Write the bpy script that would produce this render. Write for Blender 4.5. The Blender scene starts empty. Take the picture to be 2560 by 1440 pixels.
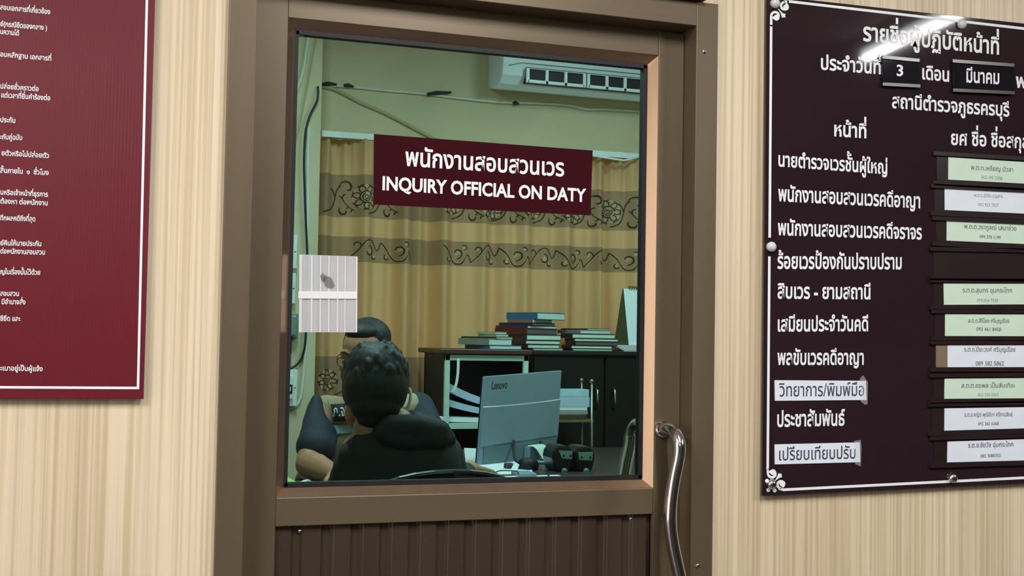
import bpy, bmesh, math, random
from mathutils import Vector, Matrix, noise
from mathutils.bvhtree import BVHTree
random.seed(7)
SC = bpy.context.scene
COL = SC.collection
R = math.radians

# ------------------------------------------------------------------ camera, world, light, exposure
F = 3000.0; EYE = 1.33; CAMY = -2.16
dX = Vector((8760.0, 281.0, F)).normalized()            # wall directions seen in camera axes (x right, y down, z ahead)
_a = -0.0178
dD = Vector((_a, 1.0, -(dX.x*_a+dX.y)/dX.z)).normalized()
dZ = -dD
dY = dZ.cross(dX)
CAM = Vector((0, CAMY, EYE))
def _w(v): return Vector((v.dot(dX), v.dot(dY), v.dot(dZ)))
right, up, back = _w(Vector((1,0,0))), _w(Vector((0,-1,0))), _w(Vector((0,0,-1)))
cam = bpy.data.objects.new('camera', bpy.data.cameras.new('camera')); COL.objects.link(cam)
cam.data.sensor_width = 36.0; cam.data.lens = F/2560*36.0; cam.data.clip_start = 0.02
m = Matrix((right, up, back)).transposed().to_4x4(); m.translation = CAM
cam.matrix_world = m; SC.camera = cam

SC.view_settings.view_transform = 'Standard'; SC.view_settings.look = 'None'
SC.view_settings.gamma = 1.0; SC.view_settings.exposure = 0.12
SC.view_settings.use_curve_mapping = False
W = bpy.data.worlds.new('World'); SC.world = W; W.use_nodes = True
W.node_tree.nodes['Background'].inputs[0].default_value = (0.75, 0.85, 1.0, 1)
W.node_tree.nodes['Background'].inputs[1].default_value = 0.25

def area(name, loc, rot, sx, sy, power, col=(1,1,1)):
    l = bpy.data.lights.new(name, 'AREA'); l.shape = 'RECTANGLE'; l.size = sx; l.size_y = sy
    l.energy = power; l.color = col
    o = bpy.data.objects.new(name, l); COL.objects.link(o); o.location = loc; o.rotation_euler = rot
    return o
LAMP_OUT = 80.0      # each corridor tube
LAMP_IN = 43.0       # each office tube

# ------------------------------------------------------------------ helpers
def ray(px, py): return _w(Vector(((px-1280)/F, (py-720)/F, 1.0)))
def at(px, py, Y):                    # the point of the photograph that lies on the plane y = Y
    r = ray(px, py); return CAM + r*((Y-CAM.y)/r.y)
def atz(px, py, z):
    r = ray(px, py); return CAM + r*((z-CAM.z)/r.z)
def ppm(px, py, Y):                   # pixels per metre there
    p = at(px, py, Y); return F/ (p-CAM).dot(-back)

def lin(c):
    return tuple(((x/255)/12.92 if x/255 <= .04045 else ((x/255+.055)/1.055)**2.4) for x in c)
_M = {}
def nodes_of(name):
    mt = bpy.data.materials.new(name); mt.use_nodes = True
    nt = mt.node_tree; return mt, nt, nt.nodes['Principled BSDF']
def mat(name, c, rough=.5, metal=0.0, var=.10, scale=18.0, stretch=(1,1,1), bump=0.0, spec=.5, coat=0.0, srgb=True, trans=0.0):
    """plain coloured surface with a little procedural variation"""
    if name in _M: return _M[name]
    mt, nt, b = nodes_of(name)
    c = lin(c) if srgb else c
    tc = nt.nodes.new('ShaderNodeTexCoord'); mp = nt.nodes.new('ShaderNodeMapping')
    mp.inputs['Scale'].default_value = stretch
    nz = nt.nodes.new('ShaderNodeTexNoise'); nz.inputs['Scale'].default_value = scale; nz.inputs['Detail'].default_value = 4
    rp = nt.nodes.new('ShaderNodeValToRGB')
    rp.color_ramp.elements[0].position = .3; rp.color_ramp.elements[1].position = .7
    rp.color_ramp.elements[0].color = tuple(x*(1-var) for x in c)+(1,)
    rp.color_ramp.elements[1].color = tuple(min(1, x*(1+var)) for x in c)+(1,)
    L = nt.links.new
    L(tc.outputs['Object'], mp.inputs[0]); L(mp.outputs[0], nz.inputs['Vector']); L(nz.outputs[0], rp.inputs[0])
    L(rp.outputs[0], b.inputs['Base Color'])
    b.inputs['Roughness'].default_value = rough; b.inputs['Metallic'].default_value = metal
    b.inputs['Specular IOR Level'].default_value = spec; b.inputs['Coat Weight'].default_value = coat
    b.inputs['Transmission Weight'].default_value = trans
    if bump:
        bp = nt.nodes.new('ShaderNodeBump'); bp.inputs['Strength'].default_value = bump; bp.inputs['Distance'].default_value = .004
        L(nz.outputs[0], bp.inputs['Height']); L(bp.outputs[0], b.inputs['Normal'])
    _M[name] = mt; return mt
def emis(name, c, s):
    if name in _M: return _M[name]
    mt, nt, b = nodes_of(name)
    b.inputs['Base Color'].default_value = (*c, 1)
    b.inputs['Emission Color'].default_value = (*c, 1); b.inputs['Emission Strength'].default_value = s
    _M[name] = mt; return mt

ORG = {}
def tag(o, label=None, cat=None, group=None, kind=None):
    if label: o['label'] = label
    if cat: o['category'] = cat
    if group: o['group'] = group
    if kind: o['kind'] = kind
    return o
def thing(name, label, cat, loc, group=None, kind=None):
    o = bpy.data.objects.new(name, None); COL.objects.link(o); o.location = loc; o.empty_display_size = .05
    ORG[o.name] = Vector(loc); return tag(o, label, cat, group, kind)

class MB:
    """collects shapes in world coordinates and links them as one mesh object"""
    def __init__(s): s.v = []; s.f = []; s.m = []; s.s = []
    def add(s, vs, fs, m=0, smooth=False):
        n = len(s.v); s.v += [Vector(v) for v in vs]
        for f in fs: s.f.append([n+i for i in f]); s.m.append(m); s.s.append(smooth)
        return s
    def box(s, x0, x1, y0, y1, z0, z1, m=0):
        return s.hexa([(x0,y0,z0),(x1,y0,z0),(x1,y1,z0),(x0,y1,z0)], [(x0,y0,z1),(x1,y0,z1),(x1,y1,z1),(x0,y1,z1)], m)
    def hexa(s, lo, hi, m=0):
        n = len(lo); vs = list(lo)+list(hi)
        fs = [list(range(n))[::-1], list(range(n, 2*n))]+[[i, (i+1)%n, n+(i+1)%n, n+i] for i in range(n)]
        return s.add(vs, fs, m)
    def prism(s, poly, d, m=0):
        d = Vector(d); return s.hexa([Vector(p) for p in poly], [Vector(p)+d for p in poly], m)
    def obox(s, c, ex, ey, ez, m=0):   # centre + three half-axis vectors
        c = Vector(c); ex, ey, ez = Vector(ex), Vector(ey), Vector(ez)
        lo = [c-ex-ey-ez, c+ex-ey-ez, c+ex+ey-ez, c-ex+ey-ez]
        return s.hexa(lo, [p+ez*2 for p in lo], m)
    def tube(s, pts, r, seg=12, m=0, caps=True):
        pts = [Vector(p) for p in pts]; n = len(pts)
        rs = r if isinstance(r, (list, tuple)) else [r]*n
        vs = []; ref = Vector((.13, .21, .97)).normalized()
        for i, p in enumerate(pts):
            t = (pts[min(i+1, n-1)]-pts[max(i-1, 0)]).normalized()
            if abs(t.dot(ref)) > .97: ref = Vector((1, .1, 0)).normalized()
            a = (ref-t*ref.dot(t)).normalized(); ref = a; b = t.cross(a)
            vs += [p+(a*math.cos(k*2*math.pi/seg)+b*math.sin(k*2*math.pi/seg))*rs[i] for k in range(seg)]
        fs = [[i*seg+k, i*seg+(k+1)%seg, (i+1)*seg+(k+1)%seg, (i+1)*seg+k] for i in range(n-1) for k in range(seg)]
        if caps: fs += [list(range(seg))[::-1], list(range((n-1)*seg, n*seg))]
        return s.add(vs, fs, m, True)
    def ell(s, c, rx, ry=None, rz=None, seg=16, ring=10, m=0, M=None):
        ry = ry or rx; rz = rz or rx; c = Vector(c); vs = []; fs = []
        for i in range(ring+1):
            th = math.pi*i/ring
            for k in range(seg):
                ph = 2*math.pi*k/seg
                p = Vector((rx*math.sin(th)*math.cos(ph), ry*math.sin(th)*math.sin(ph), rz*math.cos(th)))
                vs.append(c+(M@p if M else p))
        for i in range(ring):
            for k in range(seg):
                a, b = i*seg+k, i*seg+(k+1)%seg; q = [a, b, b+seg, a+seg]
                if i == 0: q = [a, b+seg, a+seg]
                elif i == ring-1: q = [a, b, a+seg]
                fs.append(q[::-1])
        return s.add(vs, fs, m, True)
    def build(s, name, mats, parent=None, label=None, cat=None, group=None, kind=None, bevel=0, sub=0):
        if not isinstance(mats, (list, tuple)): mats = [mats]
        if parent is not None: org = ORG[parent.name]
        else:
            xs = [v.x for v in s.v]; ys = [v.y for v in s.v]; zs = [v.z for v in s.v]
            org = Vector(((min(xs)+max(xs))/2, (min(ys)+max(ys))/2, min(zs)))
        me = bpy.data.meshes.new(name); me.from_pydata([v-org for v in s.v], [], s.f)
        for mt in mats: me.materials.append(mt)
        me.polygons.foreach_set('material_index', s.m); me.polygons.foreach_set('use_smooth', s.s)
        bm = bmesh.new(); bm.from_mesh(me); bmesh.ops.recalc_face_normals(bm, faces=bm.faces); bm.to_mesh(me); bm.free()
        me.update()
        o = bpy.data.objects.new(name, me); COL.objects.link(o)
        if parent is not None: o.parent = parent
        else: o.location = org
        ORG[o.name] = org
        if bevel:
            b = o.modifiers.new('bevel', 'BEVEL'); b.width = bevel; b.segments = 2; b.limit_method = 'ANGLE'; b.angle_limit = R(40)
        if sub:
            b = o.modifiers.new('sub', 'SUBSURF'); b.levels = sub; b.render_levels = sub
        return tag(o, label, cat, group, kind)

def smoothpath(pts, n=8):              # Catmull-Rom through the points
    pts = [Vector(p) for p in pts]; out = []
    for i in range(len(pts)-1):
        p0 = pts[max(i-1, 0)]; p1 = pts[i]; p2 = pts[i+1]; p3 = pts[min(i+2, len(pts)-1)]
        for k in range(n):
            t = k/n
            out.append(.5*((2*p1)+(p2-p0)*t+(2*p0-5*p1+4*p2-p3)*t*t+(3*p1-p0-3*p2+p3)*t**3))
    out.append(pts[-1]); return out

# ---- lettering: glyph outlines of the program's own font, laid out here so that Thai marks stack properly
_G = {}
_tc = bpy.data.curves.new('glyph_source', 'FONT'); _tc.resolution_u = 3; _tc.fill_mode = 'FRONT'
def _raw(s, off):
    _tc.body = s; _tc.offset = off
    o = bpy.data.objects.new('glyph_tmp', _tc); COL.objects.link(o)
    dg = bpy.context.evaluated_depsgraph_get(); dg.update()
    e = o.evaluated_get(dg); me = e.to_mesh()
    vs = [(v.co.x, v.co.y) for v in me.vertices]; fs = [list(p.vertices) for p in me.polygons]
    e.to_mesh_clear(); bpy.data.objects.remove(o); return vs, fs
UP = 'ัิีึื็ํ'; TONE = '่้๊๋์'; LOW = 'ฺุู'
def glyph(ch, off):
    k = (ch, off)
    if k not in _G:
        vs, fs = ([], []) if ch == ' ' else _raw(ch, off)
        ad = 0.0
        if ch not in UP+TONE+LOW:
            a, _ = _raw(ch+'I', 0.0); ad = max(x for x, y in a)-.174
        _G[k] = (vs, fs, ad)
    return _G[k]
def text(mb, s, org, ux, uz, width, h, off=.014, m=0, space=0.0, ref=.548):
    """lay s on the plane (ux,uz); width = run of the whole line, h = height of its letters (ref in font units)"""
    pen = 0.0; items = []; upper = False; base = ''
    for i, ch in enumerate(s):
        vs, fs, ad = glyph(ch, off); dx = dy = 0.0
        nxt = s[i+1] if i+1 < len(s) else ''
        if ch in UP+TONE or ch == 'ำ':
            if base in 'ปฝฟ' and ch != 'ำ': dx = -.13
        if ch in TONE and (upper or nxt == 'ำ'): dy = .2
        if ch in UP: upper = True
        elif ch in LOW or ch in TONE: pass
        else: base = ch; upper = False
        items.append((vs, fs, pen+dx-(space/2 if ch in UP+TONE+LOW else 0), dy)); pen += ad+(space if ad else 0)
    sx = width/pen; sz = h/ref
    org = Vector(org); ux = Vector(ux).normalized()*sx; uz = Vector(uz).normalized()*sz
    for vs, fs, x, y in items:
        mb.add([org+ux*(a+x)+uz*(b+y) for a, b in vs], fs, m)
def line_px(mb, s, x0, y0, x1, y1, h, Y, **k):      # a line of writing between two points of its base line on the plane y = Y
    a, b = at(x0, y0, Y), at(x1, y1, Y)
    t = at((x0+x1)/2, (y0+y1)/2-h, Y); c = at((x0+x1)/2, (y0+y1)/2, Y)
    text(mb, s, a, b-a, (0, 0, 1), (b-a).length, (t-c).length, **k)
def ribbon(mb, pts, w, fn, off, m=0):               # flat stroke on a surface fn(u, z, off); w = width or list
    n = len(pts); ws = w if isinstance(w, (list, tuple)) else [w]*n; vs = []
    for i, p in enumerate(pts):
        a = pts[max(i-1, 0)]; b = pts[min(i+1, n-1)]; d = Vector((b[0]-a[0], b[1]-a[1])); d = d.normalized() if d.length > 1e-9 else Vector((1, 0))
        q = Vector((-d.y, d.x))*ws[i]/2
        vs += [fn(p[0]+q.x, p[1]+q.y, off), fn(p[0]-q.x, p[1]-q.y, off)]
    mb.add(vs, [[2*i, 2*i+1, 2*i+3, 2*i+2] for i in range(n-1)], m)
def blobmesh(name, parts, voxel, smooth, mats, parent, label=None):
    """one continuous skin around overlapping ellipsoids (centre, radii, rotation)"""
    bm = bmesh.new()
    for c, r, M in parts:
        T = Matrix.Translation(Vector(c)-ORG[parent.name]) @ (M.to_4x4() if M else Matrix()) @ Matrix.Diagonal((*r, 1))
        bmesh.ops.create_icosphere(bm, subdivisions=3 if max(r) > .06 else 2, radius=1.0, matrix=T)
    me = bpy.data.meshes.new(name); bm.to_mesh(me); bm.free()
    o = bpy.data.objects.new(name, me); COL.objects.link(o)
    a = o.modifiers.new('r', 'REMESH'); a.mode = 'VOXEL'; a.voxel_size = voxel; a.use_smooth_shade = True
    b = o.modifiers.new('s', 'SMOOTH'); b.factor = .5; b.iterations = smooth
    dg = bpy.context.evaluated_depsgraph_get(); dg.update()
    me2 = bpy.data.meshes.new_from_object(o.evaluated_get(dg)); me2.name = name
    o.modifiers.clear(); o.data = me2; bpy.data.meshes.remove(me)
    if not isinstance(mats, (list, tuple)): mats = [mats]
    me2.materials.clear()
    for mt in mats: me2.materials.append(mt)
    me2.polygons.foreach_set('use_smooth', [True]*len(me2.polygons))
    o.parent = parent; ORG[o.name] = ORG[parent.name]
    return tag(o, label)
def chain(pts, rad, squash=None, M=None, step=.5):
    out = []
    pts = [Vector(p) for p in pts]
    for i in range(len(pts)-1):
        a, b = pts[i], pts[i+1]; ra, rb = rad[i], rad[i+1]
        n = max(1, int((b-a).length/(step*min(ra, rb))))
        for k in range(n+1):
            t = k/n; r = ra+(rb-ra)*t
            s = squash or (1, 1, 1)
            out.append((a.lerp(b, t), (r*s[0], r*s[1], r*s[2]), M))
    return out

# ------------------------------------------------------------------ materials of the setting
def m_cladding():
    mt, nt, b = nodes_of('wood_laminate'); L = nt.links.new
    tc = nt.nodes.new('ShaderNodeTexCoord')
    def nz(sc, stretch, det=3):
        mp = nt.nodes.new('ShaderNodeMapping'); mp.inputs['Scale'].default_value = stretch
        n = nt.nodes.new('ShaderNodeTexNoise'); n.inputs['Scale'].default_value = sc; n.inputs['Detail'].default_value = det
        L(tc.outputs['Object'], mp.inputs[0]); L(mp.outputs[0], n.inputs['Vector']); return n
    n1 = nz(34, (1, .3, .008)); n2 = nz(150, (1, .3, .006), 2); n3 = nz(7, (1, .3, .05), 2)
    def rmp(src, a, b_, p0=.35, p1=.65):
        r = nt.nodes.new('ShaderNodeValToRGB'); e = r.color_ramp.elements
        e[0].position = p0; e[1].position = p1; e[0].color = (*lin(a), 1); e[1].color = (*lin(b_), 1)
        L(src.outputs[0], r.inputs[0]); return r
    r1 = rmp(n1, (224, 209, 182), (234, 220, 194)); r2 = rmp(n2, (230, 225, 214), (255, 255, 255), .36, .58); r3 = rmp(n3, (240, 234, 224), (255, 252, 246))
    m1 = nt.nodes.new('ShaderNodeMixRGB'); m1.blend_type = 'MULTIPLY'; m1.inputs[0].default_value = 1
    m2 = nt.nodes.new('ShaderNodeMixRGB'); m2.blend_type = 'MULTIPLY'; m2.inputs[0].default_value = 1
    L(r1.outputs[0], m1.inputs[1]); L(r2.outputs[0], m1.inputs[2]); L(m1.outputs[0], m2.inputs[1]); L(r3.outputs[0], m2.inputs[2])
    L(m2.outputs[0], b.inputs['Base Color']); b.inputs['Roughness'].default_value = .45
    bp = nt.nodes.new('ShaderNodeBump'); bp.inputs['Strength'].default_value = .15; bp.inputs['Distance'].default_value = .002
    L(n2.outputs[0], bp.inputs['Height']); L(bp.outputs[0], b.inputs['Normal'])
    return mt
CLAD = m_cladding()
def m_alu(name, c, vert, rough=.42):
    return mat(name, c, rough, .35, .06, 30, (1, 1, .03) if vert else (.03, 1, 1), .03)
ALU_V = m_alu('bronze_aluminium_upright', (108, 94, 73), True)
ALU_H = m_alu('bronze_aluminium_rail', (110, 96, 75), False)
ALU_D = mat('bronze_panel', (74, 61, 48), .42, .35, .08, 30, (1, 1, .03), .03)
GASKET = mat('black_gasket', (15, 14, 16), .6)
CHROME = mat('chrome', (225, 225, 228), .16, 1.0, .03)
def m_glass():
    mt = bpy.data.materials.new('tinted_glass'); mt.use_nodes = True; nt = mt.node_tree; nt.nodes.clear(); L = nt.links.new
    out = nt.nodes.new('ShaderNodeOutputMaterial'); mx = nt.nodes.new('ShaderNodeMixShader')
    tr = nt.nodes.new('ShaderNodeBsdfTransparent'); gl = nt.nodes.new('ShaderNodeBsdfGlossy'); fr = nt.nodes.new('ShaderNodeFresnel')
    nz = nt.nodes.new('ShaderNodeTexNoise'); nz.inputs['Scale'].default_value = 1.3
    rp = nt.nodes.new('ShaderNodeValToRGB')
    rp.color_ramp.elements[0].color = (.60, .80, .79, 1); rp.color_ramp.elements[1].color = (.63, .83, .82, 1)
    tc = nt.nodes.new('ShaderNodeTexCoord'); L(tc.outputs['Object'], nz.inputs['Vector']); L(nz.outputs[0], rp.inputs[0]); L(rp.outputs[0], tr.inputs[0])
    gl.inputs['Roughness'].default_value = .01; fr.inputs['IOR'].default_value = 1.45
    L(fr.outputs[0], mx.inputs[0]); L(tr.outputs[0], mx.inputs[1]); L(gl.outputs[0], mx.inputs[2]); L(mx.outputs[0], out.inputs[0])
    return mt
GLASS = m_glass()
PAINT = mat('cream_green_paint', (206, 192, 158), .75, 0, .07, 3.0, bump=.05)
WHITEP = mat('white_paint', (232, 232, 226), .7, 0, .03)
CEIL = mat('ceiling_white', (236, 234, 228), .8, 0, .04, 4)
FLOOR = mat('floor_tile', (36, 32, 30), .3, 0, .15, 2.5)
REAR = mat('rear_wall_paint', (70, 66, 62), .8, 0, .12, 2)
WHITE = mat('white_lettering', (240, 242, 244), .5, 0, .02)
WHITE_PL = mat('white_plastic', (225, 230, 226), .4, 0, .04)

# ------------------------------------------------------------------ setting
LEAF = .04; GL = .065
jl0, jl1 = at(566, 300, -.012).x, at(636, 300, -.012).x     # left jamb
jr0, jr1 = at(1739, 300, -.012).x, at(1793, 300, -.012).x   # right jamb
HEADZ0 = at(1650, 54, -.012).z; HEADZ1 = at(1768, 7, -.012).z
w = MB()
w.box(-3.0, jl0+.012, 0, .10, 0, 3.1); w.box(jr1-.012, 6.0, 0, .10, 0, 3.1); w.box(jl0+.012, jr1-.012, 0, .10, HEADZ1-.012, 3.1)
w.build('wall_front', CLAD, label='pale wood-grain laminate wall around the aluminium door', kind='structure')
MB().box(-3, 6, -6.2, 4.0, -.1, 0).build('floor', FLOOR, kind='structure')
MB().box(-1.5, 4.2, .10, 3.7, 0, .07).build('floor_office', FLOOR, kind='structure')
MB().box(-3, 6, -6.2, 0, 2.8, 2.9).build('ceiling', CEIL, kind='structure')
MB().box(-1.5, 4.2, .10, 3.7, 3.0, 3.1).build('ceiling_office', CEIL, kind='structure')
MB().box(-3, 6, -6.3, -6.2, 0, 2.9).build('wall_rear', REAR, kind='structure')
MB().box(-3.1, -3, -6.3, 0, 0, 2.9).build('wall_left', mat('peach_paint', (236, 206, 176), .7, 0, .05, 3), kind='structure')
w2 = MB(); w2.box(-3.02, -2.98, -3.0, -2.94, .03, 2.75); w2.box(-3.02, -2.98, -1.0, -.94, .03, 2.75); w2.box(-3.02, -2.98, -2.94, -1.0, 2.69, 2.75); w2.box(-3.02, -2.98, -2.0, -1.94, .03, 2.69); w2.box(-3.02, -2.98, -2.94, -1.0, .03, .12)
added_win = w2.build('added_window_2', WHITE_PL, kind='structure', label='unseen daylit glazed opening added at the left end of the corridor for light from the left')
MB().box(-2.999, -2.992, -2.94, -1.0, .12, 2.69).build('pane', emis('added_daylight_pane', (1, .96, .9), 1.7), added_win)  # unseen glowing pane, added to brighten bead, handle and wall from the left
MB().box(6, 6.1, -6.3, 0, 0, 2.9).build('wall_right', REAR, kind='structure')
# office
BACK = 3.6; PIL = 3.3
xc = at(795, 600, PIL).x
w0, w1, wz0, wz1 = xc+.05, 3.3, .95, 2.2
b = MB(); b.box(-1.5, w0, BACK, BACK+.1, .07, 3.0); b.box(w1, 4.2, BACK, BACK+.1, .07, 3.0); b.box(w0, w1, BACK, BACK+.1, .07, wz0); b.box(w0, w1, BACK, BACK+.1, wz1, 3.0)
b.build('wall_back', PAINT, kind='structure', label='cream green painted office wall behind the curtains')
MB().box(-1.5, xc, PIL, BACK, .07, 3.0).build('wall_corner', PAINT, kind='structure', label='painted pillar face beside the curtain carrying the switch boxes')
MB().box(-1.6, -1.5, .1, BACK, .07, 3.0).build('wall_side', PAINT, kind='structure')
MB().box(4.2, 4.3, .1, BACK, .07, 3.0).build('wall_end', PAINT, kind='structure')
wn = MB(); wn.box(w0, w0+.05, BACK-.02, BACK+.06, wz0, wz1); wn.box(w1-.05, w1, BACK-.02, BACK+.06, wz0, wz1); wn.box(w0, w1, BACK-.02, BACK+.06, wz1-.05, wz1); wn.box(w0, w1, BACK-.02, BACK+.06, wz0, wz0+.05)
wn.box((w0+w1)/2-.025, (w0+w1)/2+.025, BACK-.01, BACK+.05, wz0, wz1)
win = wn.build('window_1', WHITE_PL, kind='structure', label='white framed office window behind the curtains')
MB().box(w0+.05, w1-.05, BACK+.03, BACK+.036, wz0+.05, wz1-.05).build('pane', emis('daylit_frosted_pane', (.9, .97, 1.0), 1.6), win)

# corridor and office lamps
TUBE = emis('lit_tube', (.93, .97, 1.0), 9.0)
def tube_lamp(label, x, y0, y1, z, power, grp, x1=None):
    x1 = x if x1 is None else x1; X = lambda y: x+(x1-x)*(y-y0)/(y1-y0)
    t = thing('fluorescent_lamp', label, 'ceiling light', ((x+x1)/2, (y0+y1)/2, z), grp)
    MB().prism([(x-.045, y0, z), (x-.03, y0, z-.05), (x+.03, y0, z-.05), (x+.045, y0, z)], (x1-x, y1-y0, 0)).build('housing', WHITE_PL, t)
    mb = MB(); mb.tube([(X(y0+.03), y0+.03, z-.072), (X(y1-.03), y1-.03, z-.072)], .014, 12); mb.build('tube', TUBE, t)
    for y in (y0+.012, y1-.03): MB().box(X(y)-.018, X(y)+.018, y, y+.018, z-.09, z-.05).build('lamp_holder', WHITE_PL, t)
    l = area('tube_light', ((x+x1)/2, (y0+y1)/2, z-.095), (0, 0, math.atan2(x-x1, y1-y0)), .03, y1-y0-.1, power); l.data.color = (1, .985, .985) if grp[0] == 'c' else (1, 1, 1)
    l.parent = t; l.matrix_parent_inverse = Matrix.Translation(-Vector(t.location))
tube_lamp('bare fluorescent ceiling lamp, right of the three corridor tubes nearest the laminate wall', 3.46, -2.80, -1.50, 2.8, LAMP_OUT*.8, 'corridor ceiling lamps', 3.27)
tube_lamp('bare fluorescent ceiling lamp, middle of the three corridor tubes nearest the laminate wall', .9, -2.2, -1.0, 2.8, LAMP_OUT*.5, 'corridor ceiling lamps')
tube_lamp('bare fluorescent ceiling lamp, left of the three corridor tubes nearest the laminate wall', -1.1, -2.2, -1.0, 2.8, LAMP_OUT*.62, 'corridor ceiling lamps')
tube_lamp('bare fluorescent ceiling lamp alone at the rear of the corridor', -.22, -5.6, -4.35, 2.8, LAMP_OUT*.4, 'corridor ceiling lamps')
tube_lamp('fluorescent office ceiling lamp above the desk, near the door', .55, 1.0, 2.2, 3.0, LAMP_IN, 'office ceiling lamps')
tube_lamp('fluorescent office ceiling lamp right of the desk', 2.3, 1.2, 2.4, 3.0, LAMP_IN, 'office ceiling lamps')

# ------------------------------------------------------------------ door
door = thing('door_1', 'bronze aluminium door with a big glass pane and ribbed lower panel', 'door', ((jl1+jr0)/2, LEAF, 0), kind='structure')
fr = MB()
fr.box(jl0, jl1, -.012, .10, 0, HEADZ1); fr.box(jr0, jr1, -.012, .10, 0, HEADZ1)
frame = fr.build('door_frame', ALU_V, door, bevel=.0015)
MB().box(jl1, jr0, -.012, .10, HEADZ0, HEADZ1).build('frame_head', ALU_H, door, bevel=.0015)
sc = MB()
for px, py in ((1761, 129), (1744, 1415)):
    p = at(px, py, -.012); sc.ell((p.x, -.0125, p.z), .0045, .002, .0045)
sc.build('screw', CHROME, frame)
# leaf
L0, L1 = jl1-.012, at(1704, 700, LEAF).x
ox0 = at(706, 640, LEAF).x; ox1 = at(1640, 680, LEAF).x
oz1 = (at(718, 43.5, LEAF).z+at(1648, 139.5, LEAF).z)/2
oz0 = (at(693, 1245, LEAF).z+at(1631, 1220, LEAF).z)/2
rz0 = (at(692, 1317, LEAF).z+at(1630, 1285, LEAF).z)/2
LT = HEADZ0-.004
DB = .085
s1 = MB(); s1.box(L0, ox0, LEAF, DB, .01, LT); s1.build('stile', ALU_V, door, bevel=.002)
s2 = MB(); s2.box(ox1, L1, LEAF, DB, .01, LT); s2.build('stile', ALU_V, door, bevel=.002)
MB().box(ox0, ox1, LEAF, DB, oz1, LT).build('top_rail', ALU_H, door, bevel=.0015)
MB().box(ox0, ox1, LEAF, DB, rz0, oz0).build('lock_rail', ALU_H, door, bevel=.0015)
MB().box(ox0, ox1, LEAF, DB, .01, .12).build('bottom_rail', ALU_H, door, bevel=.0015)
BW = .0175
def bead(a, b, c, d, nm='glazing_bead', mt=ALU_V): # bevelled bead: outer edge a-b on the leaf, inner edge d-c at the glass
    mb = MB(); mb.prism([a, b, c, d], (0, 0, 0)) if False else None
    q = [Vector(p) for p in (a, b, c, d)]
    mb.hexa(q, [Vector((p.x, GL+.012, p.z)) for p in q]); mb.build(nm, mt, door)
o00, o10, o11, o01 = (ox0, LEAF+.001, oz0), (ox1, LEAF+.001, oz0), (ox1, LEAF+.001, oz1), (ox0, LEAF+.001, oz1)
i00, i10, i11, i01 = (ox0+BW, GL-.003, oz0+BW), (ox1-BW, GL-.003, oz0+BW), (ox1-BW, GL-.003, oz1-BW), (ox0+BW, GL-.003, oz1-BW)
ALU_B = mat('bronze_bead', (186, 158, 132), .24, .85, .05, 30, (1, 1, .03), .02)
bead(o00, o10, i10, i00, mt=ALU_B); bead(o10, o11, i11, i10, mt=ALU_B); bead(o11, o01, i01, i11, mt=ALU_B); bead(o01, o00, i00, i01, mt=ALU_B)
gk = MB(); g0, g1, g2, g3 = ox0+BW, ox1-BW, oz0+BW, oz1-BW; gw = .0065
for a, b_, c, d in ((g0-.004, g0+.005, g2, g3), (g1-gw, g1+.002, g2, g3), (g0, g1, g2-.002, g2+gw), (g0, g1, g3-gw, g3+.002)): gk.box(a, b_, GL-.006, GL+.012, c, d)
tl = [at(722, 84, GL-.004), at(801, 83, GL-.004), at(742, 93, GL-.004), at(733, 135, GL-.004), at(722, 150, GL-.004)]
gk.prism(tl, (0, .003, 0))
gk.build('gasket', GASKET, door)
MB().box(g0, g1, GL, GL+.005, g2, g3).build('glass_pane', GLASS, door)
# ribbed lower panel
rb = MB(); p = .0547; x = ox0; prof = []
while x < ox1:
    for dx, dy in ((0, .0), (.030, 0), (.032, .005), (.047, .005), (.050, .001), (.0535, .001)): prof.append((min(x+dx, ox1), LEAF+.010+dy))
    x += p
rb.prism([(a, y, .12) for a, y in prof]+[(ox1, DB-.01, .12), (ox0, DB-.01, .12)], (0, 0, rz0-.12))
panel = rb.build('ribbed_panel', ALU_D, door)
sc = MB()
for px, py in ((750, 1328), (1578, 1297)):
    q = at(px, py, LEAF+.01); sc.ell((q.x, LEAF+.012, q.z), .004, .003, .004)
sc.build('screw', CHROME, panel)
def handle(pts, nm, lab=None):
    hb = MB(); pth = smoothpath(pts, 8); hb.tube(pth, .0128, 18); h = hb.build(nm, CHROME, door, label=lab)
    e = MB()
    for q, t in ((pth[0], pth[1]-pth[0]), (pth[-1], pth[-2]-pth[-1])):
        t = t.normalized(); e.tube([q, q+t*.006], .0165, 18)
    e.build('rosette', CHROME, h); return h
hp = [at(1656, 1074, LEAF-.001), at(1671, 1072, 0.0), at(1686, 1080, -.028), at(1697, 1106, -.047), at(1697, 1140, -.05), at(1685, 1200, -.05), at(1677, 1260, -.05), at(1676, 1310, -.05), at(1684, 1370, -.05), at(1699, 1440, -.05), at(1704, 1480, -.048), at(1698, 1505, -.03), at(1688, 1516, 0), at(1665, 1520, LEAF-.001)]
handle(hp, 'pull_handle', 'outer curved chrome pull handle')
hi = [Vector((q.x, DB+(LEAF-q.y), q.z)) for q in hp]
handle(hi, 'pull_handle', 'inner chrome pull handle seen through the glass')

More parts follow.
